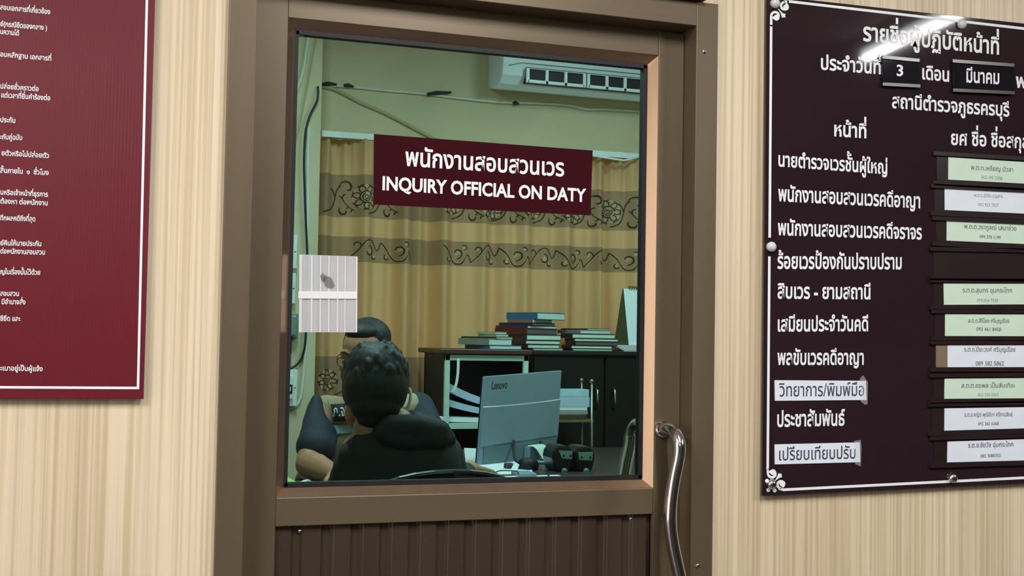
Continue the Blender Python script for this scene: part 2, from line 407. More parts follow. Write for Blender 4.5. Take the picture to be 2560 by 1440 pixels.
# ------------------------------------------------------------------ sign on the glass
def quadplate(mb, q, Y0, Y1, m=0):      # four pixel corners on plane Y0, extruded to Y1
    mb.prism([at(x, y, Y0) for x, y in q], (0, Y1-Y0, 0), m)
SIGN = mat('oxblood_acrylic', (60, 19, 25), .12, 0, .08, 6)
MAROON = mat('maroon_printed_board', (122, 34, 46), .33, 0, .08, 5)
sg = thing('door_sign', 'dark red acrylic sign with two lines of white writing on the door glass', 'sign', at(1206, 520, GL))
sm = MB(); sq = [(935.4, 335), (1481.8, 376), (1476.5, 538.4), (933.4, 511)]
quadplate(sm, sq, GL-.0035, GL-.0005); sm.build('panel', SIGN, sg)
t1 = MB(); line_px(t1, 'พนักงานสอบสวนเวร', 1012, 413.5, 1411, 440.5, 33, GL-.0042, off=.022); t1.build('lettering', WHITE, sg)
t1 = MB(); line_px(t1, 'INQUIRY OFFICIAL ON DATY', 954, 474, 1463, 504, 32, GL-.0042, off=.03, ref=.69); t1.build('lettering', WHITE, sg)

# translucent sheet on the glass
def m_sheet(name, a, col):
    mt = bpy.data.materials.new(name); mt.use_nodes = True; nt = mt.node_tree; b = nt.nodes['Principled BSDF']; L = nt.links.new
    out = nt.nodes['Material Output']; mx = nt.nodes.new('ShaderNodeMixShader'); tr = nt.nodes.new('ShaderNodeBsdfTransparent')
    nz = nt.nodes.new('ShaderNodeTexNoise'); nz.inputs['Scale'].default_value = 25; tc = nt.nodes.new('ShaderNodeTexCoord')
    rp = nt.nodes.new('ShaderNodeValToRGB'); rp.color_ramp.elements[0].color = tuple(x*.9 for x in col)+(1,); rp.color_ramp.elements[1].color = (*col, 1)
    L(tc.outputs['Object'], nz.inputs['Vector']); L(nz.outputs[0], rp.inputs[0]); L(rp.outputs[0], b.inputs['Base Color'])
    b.inputs['Roughness'].default_value = .35; mx.inputs[0].default_value = a
    L(tr.outputs[0], mx.inputs[1]); L(b.outputs[0], mx.inputs[2]); L(mx.outputs[0], out.inputs['Surface']); return mt
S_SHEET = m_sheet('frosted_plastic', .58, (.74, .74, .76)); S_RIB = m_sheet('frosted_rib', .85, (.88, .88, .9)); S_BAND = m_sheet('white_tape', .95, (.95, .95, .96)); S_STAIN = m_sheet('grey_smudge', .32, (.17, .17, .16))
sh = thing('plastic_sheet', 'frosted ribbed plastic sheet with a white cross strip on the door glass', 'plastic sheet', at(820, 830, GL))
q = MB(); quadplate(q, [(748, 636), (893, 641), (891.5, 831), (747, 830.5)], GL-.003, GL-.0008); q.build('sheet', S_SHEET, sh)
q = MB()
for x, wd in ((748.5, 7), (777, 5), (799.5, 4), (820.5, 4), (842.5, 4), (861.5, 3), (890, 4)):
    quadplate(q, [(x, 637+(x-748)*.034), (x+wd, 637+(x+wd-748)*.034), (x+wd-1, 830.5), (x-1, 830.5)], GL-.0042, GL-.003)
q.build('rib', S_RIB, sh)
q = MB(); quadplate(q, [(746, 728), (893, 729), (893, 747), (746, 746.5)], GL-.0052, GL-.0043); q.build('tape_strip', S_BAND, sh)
q = MB(); cx_, cy_ = 822, 706
quadplate(q, [(cx_+15*math.cos(t*.524-.4)*(1 if t % 2 else .88), cy_+17*math.sin(t*.524)*(1 if t % 3 else .85)) for t in range(12)], GL-.0046, GL-.0044)
quadplate(q, [(800, 690), (806, 682), (818, 690), (812, 704), (804, 702)], GL-.0046, GL-.0044)
q.build('smudge', S_STAIN, sh)

# ------------------------------------------------------------------ boards on the laminate wall
def board_mat(name, c, rough, ribs):
    mt, nt, b = nodes_of(name); L = nt.links.new; c = lin(c)
    tc = nt.nodes.new('ShaderNodeTexCoord'); nz = nt.nodes.new('ShaderNodeTexNoise'); nz.inputs['Scale'].default_value = 4
    rp = nt.nodes.new('ShaderNodeValToRGB'); rp.color_ramp.elements[0].color = tuple(x*.9 for x in c)+(1,); rp.color_ramp.elements[1].color = tuple(x*1.1 for x in c)+(1,)
    L(tc.outputs['Object'], nz.inputs['Vector']); L(nz.outputs[0], rp.inputs[0]); L(rp.outputs[0], b.inputs['Base Color']); b.inputs['Roughness'].default_value = rough
    if ribs:
        wv = nt.nodes.new('ShaderNodeTexWave'); wv.inputs['Scale'].default_value = 55; wv.bands_direction = 'X'; wv.inputs['Distortion'].default_value = .3
        bp = nt.nodes.new('ShaderNodeBump'); bp.inputs['Strength'].default_value = .06; bp.inputs['Distance'].default_value = .002
        L(tc.outputs['Object'], wv.inputs['Vector']); L(wv.outputs[1], bp.inputs['Height']); L(bp.outputs[0], b.inputs['Normal'])
    return mt
BURG = board_mat('burgundy_board', (104, 25, 36), .34, True)
DARK = board_mat('dark_brown_acrylic', (44, 30, 36), .035, False)
BF = -.014
lb = thing('notice_board', 'burgundy notice board with white border and small white writing', 'notice board', at(200, 990, 0))
mb = MB(); brx = at(371, 500, BF).x; bz = at(180, 997.5, BF).z
mb.prism([Vector((-.75, BF, bz)), Vector((at(359, 997, BF).x, BF, bz)), Vector((at(384.6, 0, BF).x+.002, BF, 2.2)), Vector((-.75, BF, 2.2))], (0, .007, 0))
mb.build('panel', BURG, lb, bevel=.001)
mb = MB()
def strip_px(mb, pts, wpx, Y, m=0, th=.0006):
    for (x0, y0), (x1, y1) in zip(pts[:-1], pts[1:]):
        d = Vector((x1-x0, y1-y0)).normalized(); n = Vector((-d.y, d.x))*wpx/2
        quadplate(mb, [(x0+n.x, y0+n.y), (x1+n.x, y1+n.y), (x1-n.x, y1-n.y), (x0-n.x, y0-n.y)], Y-th, Y, m)
strip_px(mb, [(368.6, -60), (345, 970.5)], 6.2, BF)
strip_px(mb, [(348, 970), (-420, 966)], 6.2, BF)
mb.build('border_line', WHITE, lb)
LB = [('สอบเอกสารที่เกี่ยวข้อง', 0, 23.5, 126, 35.5), ('ย์(กรณียึดของกลาง )', 0, 65, 118, 75.5), ('นความได้', 0, 84.5, 48, 89), ('อบหลักฐาน เอกสารที่', 0, 141, 129, 152), ('ปล่อยชั่วคราวต่อ', 0, 221, 97, 228), ('แต่เวลาที่ยื่นคำร้องต่อ', 2, 243, 126, 251), ('ประกัน', 0, 305, 39, 307), ('ะกันคู่ฉบับ', 0, 347.5, 56, 350), ('ยตัวหรือไม่ปล่อยตัว', 3, 388, 123, 395), ('สิ้นภายใน  ๑  ชั่วโมง', 0, 431.5, 122, 437.5), ('นหรือเจ้าหน้าที่ธุรการ', 0, 486, 120, 492), ('ต้องหา ต่อพนักงาน', 0, 508.5, 120, 513.5), ('ทึกผลคดีถึงที่สุด', 0, 550.4, 89, 553.3), ('ย์คืนให้นายประกัน', 0, 613, 104, 615.4), ('ต่อพนักงานสอบสวน', 0, 633.5, 113, 636.4), ('ญในเรื่องนั้นไว้ด้วย', 0, 685, 101, 687), ('สอบสวน', 0, 739.3, 48, 740), ('มีอำนาจสั่ง', 3, 760, 64, 761), ('ชียึด และ', 0, 802, 51, 802.5), ('ะเนาอยู่เป็นผู้แจ้ง', 0, 926, 107, 928)]
for s, x0, y0, x1, y1 in LB:
    mb = MB(); line_px(mb, s, x0, y0, x1, y1, 9.6, BF-.0006, off=.02); mb.build('lettering', WHITE, lb)

RBF = -.014
rbd = thing('duty_board', 'dark brown acrylic duty roster board with white writing and name slots', 'notice board', at(2200, 1235, 0))
mb = MB(); C = [(1917, -12), (2560, 58.5), (2560, 1208.5), (1905.5, 1240)]
P = [at(x, y, RBF) for x, y in C]; e = .55
tr_ = P[1]+(P[1]-P[0]).normalized()*e; br_ = P[2]+(P[2]-P[3]).normalized()*e
mb.prism([P[0], tr_, br_, P[3]], (0, .006, 0)); mb.build('panel', DARK, rbd, bevel=.0008)
def ext_px(x, y, sl, X=3100): return (X, y+(X-x)*sl)
bd = MB()
strip_px(bd, [(1928, 62), (1924.2, 594)], 6, RBF); strip_px(bd, [(1923.6, 641), (1919.3, 1176)], 6, RBF)
strip_px(bd, [(1968, 3), (2560, 71.5)], 6.5, RBF)
a0 = at(1968, 3, RBF); a1 = at(2560, 71.5, RBF); d = (a1-a0).normalized(); hw = Vector((0, 0, .0027)); a2 = a1+d*.5
bd.prism([a1-hw, a2-hw, a2+hw, a1+hw], (0, -.0006, 0))
strip_px(bd, [(1957, 1224.5), (2560, 1194.5)], 6.5, RBF)
b0 = at(1957, 1224.5, RBF); b1 = at(2560, 1194.5, RBF); d = (b1-b0).normalized(); b2 = b1+d*.5
bd.prism([b1-hw, b2-hw, b2+hw, b1+hw], (0, -.0006, 0))
def pxfn(Y): return lambda u, v, off: at(u, v, Y-off)
fnb = pxfn(RBF)
def spiral(mb, cx, cy, r0, r1, a0, turns, w0, w1, n=28):
    pts = []; ws = []
    for i in range(n+1):
        t = i/n; a = a0+turns*2*math.pi*t; r = r0+(r1-r0)*t; pts.append((cx+r*math.cos(a), cy+r*math.sin(a))); ws.append(w0+(w1-w0)*t)
    ribbon(mb, pts, ws, fnb, .0006)
def disc(mb, cx, cy, r, fn, off, m=0, ry=None, n=14, rot=0, rings=2):
    ry = ry or r; c, s_ = math.cos(rot), math.sin(rot); vs = [fn(cx, cy, off)]
    for j in range(1, rings+1):
        q = j/rings
        vs += [fn(cx+q*(r*math.cos(k*2*math.pi/n)*c-ry*math.sin(k*2*math.pi/n)*s_), cy+q*(r*math.cos(k*2*math.pi/n)*s_+ry*math.sin(k*2*math.pi/n)*c), off) for k in range(n)]
    fs = [[0, 1+k, 1+(k+1) % n] for k in range(n)]
    for j in range(1, rings): fs += [[1+(j-1)*n+k, 1+j*n+k, 1+j*n+(k+1) % n, 1+(j-1)*n+(k+1) % n] for k in range(n)]
    mb.add(vs, fs, m)
# scrolls at the two left corners
spiral(bd, 1938.5, 39.5, 10.5, 6, math.pi, .95, 6, 6); disc(bd, 1941.5, 44, 7.5, fnb, .0007)
ribbon(bd, [(1928, 39), (1928, 66)], 6, fnb, .0006)
spiral(bd, 1962, 15.5, 10.5, 6, -math.pi*.5, -.95, 6, 6); disc(bd, 1965, 18.5, 7.5, fnb, .0007)
ribbon(bd, [(1960, 4.2), (1972, 3.6)], 6, fnb, .0006)
quadplate(bd, [(1943, 20), (1946, 22), (1957, 33), (1964.5, 35), (1962.5, 38.5), (1964, 43.5), (1959, 43), (1955.5, 44.5), (1952, 33)], RBF-.0007, RBF)
spiral(bd, 1930.5, 1184, 10.5, 6, math.pi, -.95, 6, 6); disc(bd, 1932.5, 1180.5, 7.5, fnb, .0007)
spiral(bd, 1953, 1211, 10.5, 6, math.pi*.5, .95, 6, 6); disc(bd, 1956, 1209, 7.5, fnb, .0007)
ribbon(bd, [(1919.3, 1170), (1920, 1186)], 6, fnb, .0006); ribbon(bd, [(1947, 1222), (1960, 1224.3)], 6, fnb, .0006)
quadplate(bd, [(1938, 1202), (1947, 1183), (1950.5, 1184.5), (1954.5, 1184), (1953.5, 1188), (1955.5, 1192.5), (1948, 1195)], RBF-.0007, RBF)
for x, y in ((1917.5, 1202), (1921, 1225), (1936.5, 1226)): disc(bd, x, y, 5, fnb, .0007)
bd.build('border_line', WHITE, rbd)
FROST = mat('frosted_cap', (206, 206, 208), .25, 0, .05)
for (x, y, mt, lab) in ((1938.5, 8, FROST, 'frosted fixing cap'), (2405.5, 60.5, FROST, 'frosted fixing cap'), (1929, 617, FROST, 'frosted fixing cap'), (1930, 1210.5, CHROME, 'chrome fixing cap'), (2382.5, 1195, CHROME, 'chrome fixing cap')):
    c = at(x, y, RBF-.004); mb = MB(); mb.tube([(c.x, RBF+.012, c.z), (c.x, RBF-.004, c.z)], .0098, 16); mb.ell((c.x, RBF-.004, c.z), .0105, .0085, .0105); mb.build('fixing_cap', mt, rbd, label=lab)
RBT = [('รายชื่อผู้ปฏิบัติหน้าที่', 2157, 101, 2500, 136, 33), ('ประจำวันที่', 2050, 173, 2204, 185, 27), ('เดือน', 2303, 197, 2375, 204, 26), ('พ.ศ.', 2539, 218, 2610, 223, 26), ('สถานีตำรวจภูธรครบุรี', 2229, 269, 2524, 291, 26), ('หน้าที่', 2083, 339.5, 2168, 345, 27), ('ยศ ชื่อ ชื่อสกุล', 2376, 361, 2574, 371, 26), ('นายตำรวจเวรชั้นผู้ใหญ่', 1944, 415, 2220, 435, 26), ('พนักงานสอบสวนเวรคดีอาญา', 1945, 502, 2302, 520, 28), ('พนักงานสอบสวนเวรคดีจราจร', 1944, 587, 2305, 598, 28), ('ร้อยเวรป้องกันปราบปราม', 1943, 671, 2256, 672.5, 29), ('สิบเวร - ยามสถานี', 1943, 745.5, 2178, 747.5, 28), ('เสมียนประจำวันคดี', 1942, 828, 2172, 827, 28), ('พลขับเวรคดีอาญา', 1943, 911.5, 2161, 911, 28), ('ประชาสัมพันธ์', 1941, 1066.5, 2112, 1063, 29)]
for s, x0, y0, x1, y1, h in RBT:
    mb = MB(); line_px(mb, s, x0, y0, x1, y1, h, RBF-.0006, off=.024); mb.build('lettering', WHITE, rbd)
# channels for the cards: parts of the board
CH = mat('dark_channel_plastic', (44, 32, 33), .22, 0, .1)
CHD = [(2334, 378, 463, .058, 'a'), (2328, 459, 538, .05, 'b'), (2332, 540, 614, .045, 'c'), (2326, 617, 700, .018, 'd'), (2326, 696, 774, .004, 'e'), (2330, 773, 852, .003, 'f'), (2327, 851, 929, -.001, 'g'), (2325, 934, 1009, -.007, 'h'), (2322, 1007, 1090, -.02, 'i'), (2327, 1091, 1170, -.03, 'j')]
for x0, y0, y1, sl, _ in CHD:
    mb = MB(); X = 2760; s_ = lambda y: y+(X-x0)*sl
    quadplate(mb, [(x0+8, y0+8), (X, s_(y0+8)), (X, s_(y1-8)), (x0+8, y1-8)], RBF-.0015, RBF)
    for ya, yb in ((y0, y0+10), (y1-11, y1)):
        quadplate(mb, [(x0, ya), (X, s_(ya)), (X, s_(yb)), (x0, yb)], RBF-.006, RBF-.0012)
    mb.build('card_channel', CH, rbd)
PL = mat('black_date_plate', (26, 24, 30), .03, 0, .06)
CARDG = mat('pale_green_card', (206, 228, 206), .6, 0, .03); CARDW = mat('white_card', (226, 232, 242), .6, 0, .03); KRAFT = mat('brown_card', (126, 108, 82), .8, 0, .1)
INK = mat('grey_ink', (88, 96, 92), .7); INKL = mat('faded_ink', (150, 158, 166), .7); INKD = mat('dark_print', (58, 56, 72), .6)
def dateplate(qo, qi, s, x0, y0, x1, y1, h, label, ref):
    t = thing('date_plate', label, 'date plate', at(qo[3][0], qo[3][1], RBF-.002), 'sliding date plates')
    mb = MB(); quadplate(mb, qo, RBF-.006, RBF-.0002); mb.build('plate', PL, t, bevel=.001)
    mb = MB()
    for a, b_ in ((0, 1), (3, 2)): strip_px(mb, [qo[a], qo[b_]], 8, RBF-.006, th=.003)
    mb.build('rail', CH, t)
    mb = MB(); line_px(mb, s, x0, y0, x1, y1, h, RBF-.0066, off=.022, ref=ref); mb.build('lettering', WHITE, t)
dateplate([(2206, 142), (2299, 151), (2301, 215), (2207, 210)], 0, '3', 2240, 189, 2260, 190, 27, 'small black plate reading 3 set into the board heading', .69)
dateplate([(2382, 152), (2536, 163), (2537, 232), (2383, 225)], 0, 'มีนาคม', 2414, 205, 2500, 210, 26, 'wider black plate with the month name in the board heading', .548)
def card(n, q, mt, s, x0, y0, x1, y1, h, tel, tx0, ty0, tx1, ty1, th, ink, tink, label, extra=None):
    t = thing('name_card', label, 'name card', at(q[3][0], q[3][1], RBF-.003), 'name cards in the board slots')
    mb = MB(); Yc = RBF-.0028
    X = 2720; def_ = lambda a, b_: (X, a[1]+(b_[1]-a[1])*(X-a[0])/(b_[0]-a[0]))
    quadplate(mb, [q[0], def_(q[0], q[1]), def_(q[3], q[2]), q[3]], Yc, Yc+.0008); mb.build('card', mt, t)
    mb = MB(); line_px(mb, s, x0, y0, x1, y1, h, Yc-.0004, off=.0); mb.build('lettering', ink, t)
    mb = MB(); line_px(mb, tel, tx0, ty0, tx1, ty1, th, Yc-.0004, off=.0, ref=.69); mb.build('lettering', tink, t)
    if extra:
        mb = MB(); quadplate(mb, extra, Yc+.0003, Yc+.0009); mb.build('backing_strip', KRAFT, t)
card(1, [(2371, 393), (2560, 405), (2560, 459), (2370.6, 449)], CARDG, 'พ.ต.ท.เหรียญ บัวลา', 2427, 424, 2534, 430, 9, '062 195 2308', 2453, 446, 2506, 450, 8, INK, INKL, 'pale green name card in the topmost slot of the duty board')
card(2, [(2361.7, 470), (2560, 479), (2560, 534), (2362, 525)], CARDW, 'พ.ต.ท.สุวิชัย บุญสาร', 2435, 492, 2507, 495, 7, '092 923 7827', 2445, 515, 2497, 517, 8, INKL, INKL, 'white name card with faded writing, second from the top')
card(3, [(2367, 547), (2560, 555), (2560, 610), (2366.7, 601.5)], CARDG, 'พ.ต.ต.วรากูลณ์ เสนาช่วย', 2410, 571, 2542, 577, 9, '094 370 1199', 2449, 595, 2502, 598, 8, INK, INK, 'pale green name card just above the empty slot')
card(5, [(2359, 708.7), (2560, 709), (2560, 761), (2360, 762)], CARDG, 'ร.ต.ต.สุนทร ขุมกระโทก', 2406, 731, 2531, 731.5, 9, '099 016 7330', 2442, 754.5, 2495, 755, 8, INK, INKL, 'pale green name card just below the empty slot')
card(6, [(2363, 785), (2560, 786), (2560, 840.5), (2362.7, 840)], CARDG, 'ส.ต.ต.สิริโชค ศรีบุญเรือง', 2420, 806.5, 2524, 807, 8, '093 461 8450', 2441, 827, 2503, 828, 9, INK, INK, 'pale green name card right above the card with a brown strip')
card(7, [(2369, 863), (2560, 863), (2560, 918), (2369, 918)], CARDW, 'ร.ต.ท.ปิยะวงศ์ ศรีบุญเรือง', 2410, 879, 2539, 879.5, 9, '089 582 5862', 2439, 914, 2510, 914, 11, INK, INK, 'white name card with a brown cardboard strip at its left', [(2340, 863), (2369.5, 863), (2369.5, 918), (2340, 918.5)])
card(8, [(2361.6, 946.5), (2560, 945), (2560, 995.6), (2361, 997)], CARDG, 'ส.ต.ต.ชยพล เป็นสันเทียะ', 2403, 969.5, 2538, 969, 9, '062 235 0263', 2444, 991, 2497, 990.5, 8, INK, INKL, 'lowest pale green name card, under the card with a brown strip')
card(9, [(2361.6, 1021), (2560, 1018), (2560, 1071), (2361, 1076.7)], CARDW, 'ร.ต.อ.หญิง พุฒิชิดา ศรีกานสินธุ์', 2411, 1042, 2532, 1040.5, 8, '092 362 6368', 2445, 1063.5, 2497, 1062.5, 8, INK, INK, 'white name card in the slot second from the bottom')
card(10, [(2369, 1104), (2560, 1098), (2560, 1151), (2368, 1156)], CARDW, 'ร.ต.อ.ชัยวัช อุ่นกระโทก', 2420, 1119, 2534, 1116, 9, '085 3080352', 2451, 1144, 2502, 1142, 8, INKD, INK, 'white name card in the lowest slot of the duty board')
CLEAR = m_sheet('clear_tape', .13, (.9, .9, .92))
def plabel(q, s, x0, y0, x1, y1, h, label, tape):
    t = thing('paper_label', label, 'paper label', at(q[3][0], q[3][1], RBF-.001), 'taped paper labels')
    mb = MB(); quadplate(mb, q, RBF-.0016, RBF-.0006); mb.build('paper', CARDW, t)
    mb = MB(); line_px(mb, s, x0, y0, x1, y1, h, RBF-.002, off=.004); mb.build('lettering', INKD, t)
    mb = MB(); quadplate(mb, tape, RBF-.0026, RBF-.0022); mb.build('clear_tape', CLEAR, t)
plabel([(1936.5, 950.5), (2165, 952), (2166.5, 1000), (1937.5, 1002)], 'วิทยาการ/พิมพ์มือ', 1948, 991, 2162, 989.5, 25, 'white paper label taped over the third last line of the duty board', [(2150, 946), (2158, 938), (2170, 955), (2169, 1010), (2163, 1012), (2152, 1004)])
plabel([(1936.5, 1111), (2149.5, 1106), (2150.5, 1155.5), (1937, 1161)], 'เปรียบเทียบปรับ', 1945, 1151, 2141, 1146, 24, 'white paper label taped at the foot of the duty board', [(2136, 1102), (2152, 1100), (2154, 1120), (2152, 1166), (2138, 1160)])
# maroon sign board above the door
px0 = at(900, -40, -.02); p1 = at(1770, 4, -.03)
mb = MB(); mb.box(px0.x, p1.x, -.03, -.001, HEADZ1+.002, HEADZ1+.25)
mb.build('overdoor_sign', MAROON, label='maroon sign board above the door frame, cut by the top of the photo', cat='sign')
#PART2
# ------------------------------------------------------------------ office: curtains
CY = 3.45
zt, zb = at(860, 346, CY).z, .25
def zpx(y, x=860): return at(x, y, CY).z
B1a, B1b, B2a, B2b, B3a = zpx(440), zpx(546), zpx(590), zpx(657), zpx(892)
XS = at(1034, 560, CY).x                         # where the two panels meet
XL, XR = at(797, 560, CY).x, 3.25
DEEP = [(at(px, 600, CY).x, w_, d_) for px, w_, d_ in ((1078, .045, .035), (1195, .03, .022), (1290, .03, .018), (1516, .028, .06), (870, .05, .02), (1400, .045, .018))]
def fold(u, z):
    t = max(0, min(1, (zt-z)/1.9)); amp = .026+.016*t
    y = amp*(math.sin(u*31+.8*math.sin(u*7.3+1)+.35*math.sin(z*1.3+u*3))+.5*math.sin(u*62+1.3+.9*math.sin(u*5)))
    y += .012*math.sin(u*150)*max(0, 1-(zt-z)/.25)
    for c, w_, d_ in DEEP: y += d_*math.exp(-((u-c-.01*math.sin(z*2))/w_)**2)
    e = min(abs(u-XS), abs(u-XL))
    if e < .035: y += (.035-e)*(1.5 if u > XS or abs(u-XL) < .05 else 1.1)
    return y
def cl(u, z, off): return Vector((u, CY+fold(u, z)-off, z))
def m_curtain():
    mt, nt, b = nodes_of('curtain_cloth'); L = nt.links.new
    geo = nt.nodes.new('ShaderNodeNewGeometry'); sp = nt.nodes.new('ShaderNodeSeparateXYZ'); L(geo.outputs['Position'], sp.inputs[0])
    nz = nt.nodes.new('ShaderNodeTexNoise'); nz.inputs['Scale'].default_value = 3; L(geo.outputs['Position'], nz.inputs['Vector'])
    mr = nt.nodes.new('ShaderNodeMapRange'); mr.inputs['From Min'].default_value = 0; mr.inputs['From Max'].default_value = 2.6; L(sp.outputs[2], mr.inputs[0])
    rp = nt.nodes.new('ShaderNodeValToRGB'); rp.color_ramp.interpolation = 'CONSTANT'
    li = (*lin((220, 176, 130)), 1); ta = (*lin((166, 134, 104)), 1)
    e = rp.color_ramp.elements; e[0].position = 0; e[0].color = ta; e[1].position = B3a/2.6; e[1].color = li
    for p, c in ((B2b, ta), (B2a, li), (B1b, ta), (B1a, li)):
        q = rp.color_ramp.elements.new(p/2.6); q.color = c
    L(mr.outputs[0], rp.inputs[0])
    mx = nt.nodes.new('ShaderNodeMixRGB'); mx.blend_type = 'MULTIPLY'; mx.inputs[0].default_value = .25; L(rp.outputs[0], mx.inputs[1]); L(nz.outputs[0], mx.inputs[2])
    L(mx.outputs[0], b.inputs['Base Color']); b.inputs['Roughness'].default_value = .75
    out = nt.nodes['Material Output']; tl_ = nt.nodes.new('ShaderNodeBsdfTranslucent'); ms = nt.nodes.new('ShaderNodeMixShader'); ms.inputs[0].default_value = .22
    hs = nt.nodes.new('ShaderNodeMixRGB'); hs.blend_type = 'MULTIPLY'; hs.inputs[0].default_value = 1; hs.inputs[2].default_value = (1, .72, .42, 1); L(mx.outputs[0], hs.inputs[1]); L(hs.outputs[0], tl_.inputs[0])
    L(b.outputs[0], ms.inputs[1]); L(tl_.outputs[0], ms.inputs[2]); L(ms.outputs[0], out.inputs['Surface'])
    wv = nt.nodes.new('ShaderNodeTexWave'); wv.bands_direction = 'Z'; wv.inputs['Scale'].default_value = 90; L(geo.outputs['Position'], wv.inputs['Vector'])
    bp = nt.nodes.new('ShaderNodeBump'); bp.inputs['Strength'].default_value = .08; bp.inputs['Distance'].default_value = .002; L(wv.outputs[1], bp.inputs['Height']); L(bp.outputs[0], b.inputs['Normal'])
    return mt
CUR = m_curtain(); EMB = mat('dark_embroidery', (56, 40, 22), .7, 0, .1); PET = mat('petal_embroidery', (190, 156, 116), .7, 0, .1)
def rose(mb, u, z, s, rot=0):
    for k in range(7):
        a = rot+k*2*math.pi/7; q = (u+.58*s*math.cos(a), z+.58*s*math.sin(a))
        disc(mb, q[0], q[1], .46*s, cl, .0022, 2, .34*s, 14, a+1.57, 5)
        pts = [(q[0]+.46*s*math.cos(t*math.pi/8)*math.cos(a+1.57)-.34*s*math.sin(t*math.pi/8)*math.sin(a+1.57), q[1]+.46*s*math.cos(t*math.pi/8)*math.sin(a+1.57)+.34*s*math.sin(t*math.pi/8)*math.cos(a+1.57)) for t in [x*.5 for x in range(-6, 23)]]
        ribbon(mb, pts, .0045, cl, .0040, 1)
    disc(mb, u, z, .42*s, cl, .0046, 2, None, 14, 0, 5)
    for r, a0, tn in ((.42, 0, .8), (.27, 2, .8), (.13, 4, .9)):
        ribbon(mb, [(u+r*s*math.cos(a0+t*tn*.52), z+r*s*math.sin(a0+t*tn*.52)) for t in range(13)], .0045, cl, .0060, 1)
def curl(mb, u, z, r, a0, turn, w0, w1):
    n = 16; pts = []; ws = []
    for i in range(n+1):
        t = i/n; a = a0+turn*t; rr = r*(1-.72*t); pts.append((u+rr*math.cos(a), z+rr*math.sin(a))); ws.append(w0+(w1-w0)*math.sin(t*math.pi)**.7)
    ribbon(mb, pts, ws, cl, .0024, 1)
def stem(mb, pts, w=.0042, c=1, off=.0022):
    q = smoothpath([Vector((a, b_, 0)) for a, b_ in pts], 7); ribbon(mb, [(p.x, p.y) for p in q], w, cl, off, c)
def embroider(mb, u0, u1):
    P = .212; k0 = int((u0-XL)/P)-1
    zc = (B1a+B1b)/2
    for k in range(k0, k0+18):
        u = XL+.005+k*P
        def ok(*us): return all(u0+.012 < x < u1-.012 for x in us)
        if ok(u-.075, u+.075): rose(mb, u, zc-.008+.012*(k % 2), .066, k*.7)
        if ok(u+.03, u+.17):
            stem(mb, [(u+.012, zc-.075), (u+.055, zc-.055), (u+.075, zc-.01), (u+.082, zc+.03), (u+.10, zc+.062)], .006)
            curl(mb, u+.128, zc+.048, .036, 2.7, -4.4, .002, .010)
            stem(mb, [(u+.078, zc+.0), (u+.066, zc+.03), (u+.05, zc+.042)], .006)
            stem(mb, [(u+.165, zc-.06), (u+.125, zc-.03), (u+.105, zc+.0), (u+.095, zc+.008)], .004); curl(mb, u+.118, zc-.062, .026, 2.4, 4.2, .002, .009)
            stem(mb, [(u+.108, zc-.006), (u+.112, zc+.012), (u+.124, zc+.016)], .006)
            stem(mb, [(u+.14, zc-.04), (u+.128, zc-.052)], .006); stem(mb, [(u+.155, zc-.055), (u+.148, zc-.068)], .006)
    P = .150; zc = (B2a+B2b)/2
    for k in range(int((u0-XL)/P)-1, int((u0-XL)/P)+28):
        u = XL+k*P
        if not (u0+.01 < u and u+P+.01 < u1): continue
        sg_ = 1 if k % 2 else -1
        stem(mb, [(u, zc-.04*sg_), (u+.035, zc-.005*sg_), (u+.07, zc+.042*sg_), (u+.105, zc+.044*sg_), (u+.132, zc+.0), (u+P, zc+.04*sg_)], .0048)
        stem(mb, [(u, zc-.047*sg_), (u+.035, zc-.013*sg_), (u+.07, zc+.034*sg_), (u+.103, zc+.036*sg_), (u+.125, zc-.004)], .003, 2, .0026)
        curl(mb, u+.084, zc-.006*sg_, .028, 1.6*sg_, -5.0*sg_, .003, .007)
        disc(mb, u+.086, zc-.008*sg_, .017, cl, .0014, 2, .012, 10, .6)
        disc(mb, u+.118, zc-.03*sg_, .014, cl, .0014, 2, .008, 10, -.5); disc(mb, u+.03, zc+.026*sg_, .014, cl, .0014, 2, .008, 10, 1.1)
        curl(mb, u+.03, zc+.024*sg_, .019, -.4, 4*sg_, .003, .006); curl(mb, u+.118, zc-.03*sg_, .017, 2.4, 4*sg_, .003, .006)
    zc = B3a-.11; P = .30
    for k in range(0, 10):
        u = XL+.062+k*P
        if u0+.06 < u < u1-.06:
            rose(mb, u, zc, .055, k*.5+.3)
            if u+.2 < u1: stem(mb, [(u+.04, zc-.07), (u+.09, zc-.04), (u+.12, zc+.02), (u+.16, zc+.05)], .005); curl(mb, u+.17, zc-.02, .035, 2, -4.2, .002, .008)
def curtain(u0, u1, label):
    mb = MB(); nu = int((u1-u0)/.008); nz = 60
    vs = [cl(u0+(u1-u0)*i/nu, zt-(zt-zb)*j/nz, 0) for j in range(nz+1) for i in range(nu+1)]
    fs = [[j*(nu+1)+i, j*(nu+1)+i+1, (j+1)*(nu+1)+i+1, (j+1)*(nu+1)+i] for j in range(nz) for i in range(nu)]
    mb.add(vs, fs, 0, True); embroider(mb, u0, u1)
    o = mb.build('curtain', [CUR, EMB, PET], label=label, cat='curtain', group='office window curtains')
    return o
curtain(XL, XS+.012, 'left beige and taupe curtain panel, narrow, with embroidered flower bands, beside the pillar')
curtain(XS-.006, XR, 'right wide beige and taupe curtain panel with embroidered flower bands, behind the books')
rl = thing('curtain_rail', 'white curtain rail above the curtains', 'curtain rail', (2.0, CY, zt))
zr = at(870, 340, CY-.02).z
MB().box(XL, XR+.1, CY-.03, CY+.02, zr-.012, zr+.016).build('track', WHITE_PL, rl)
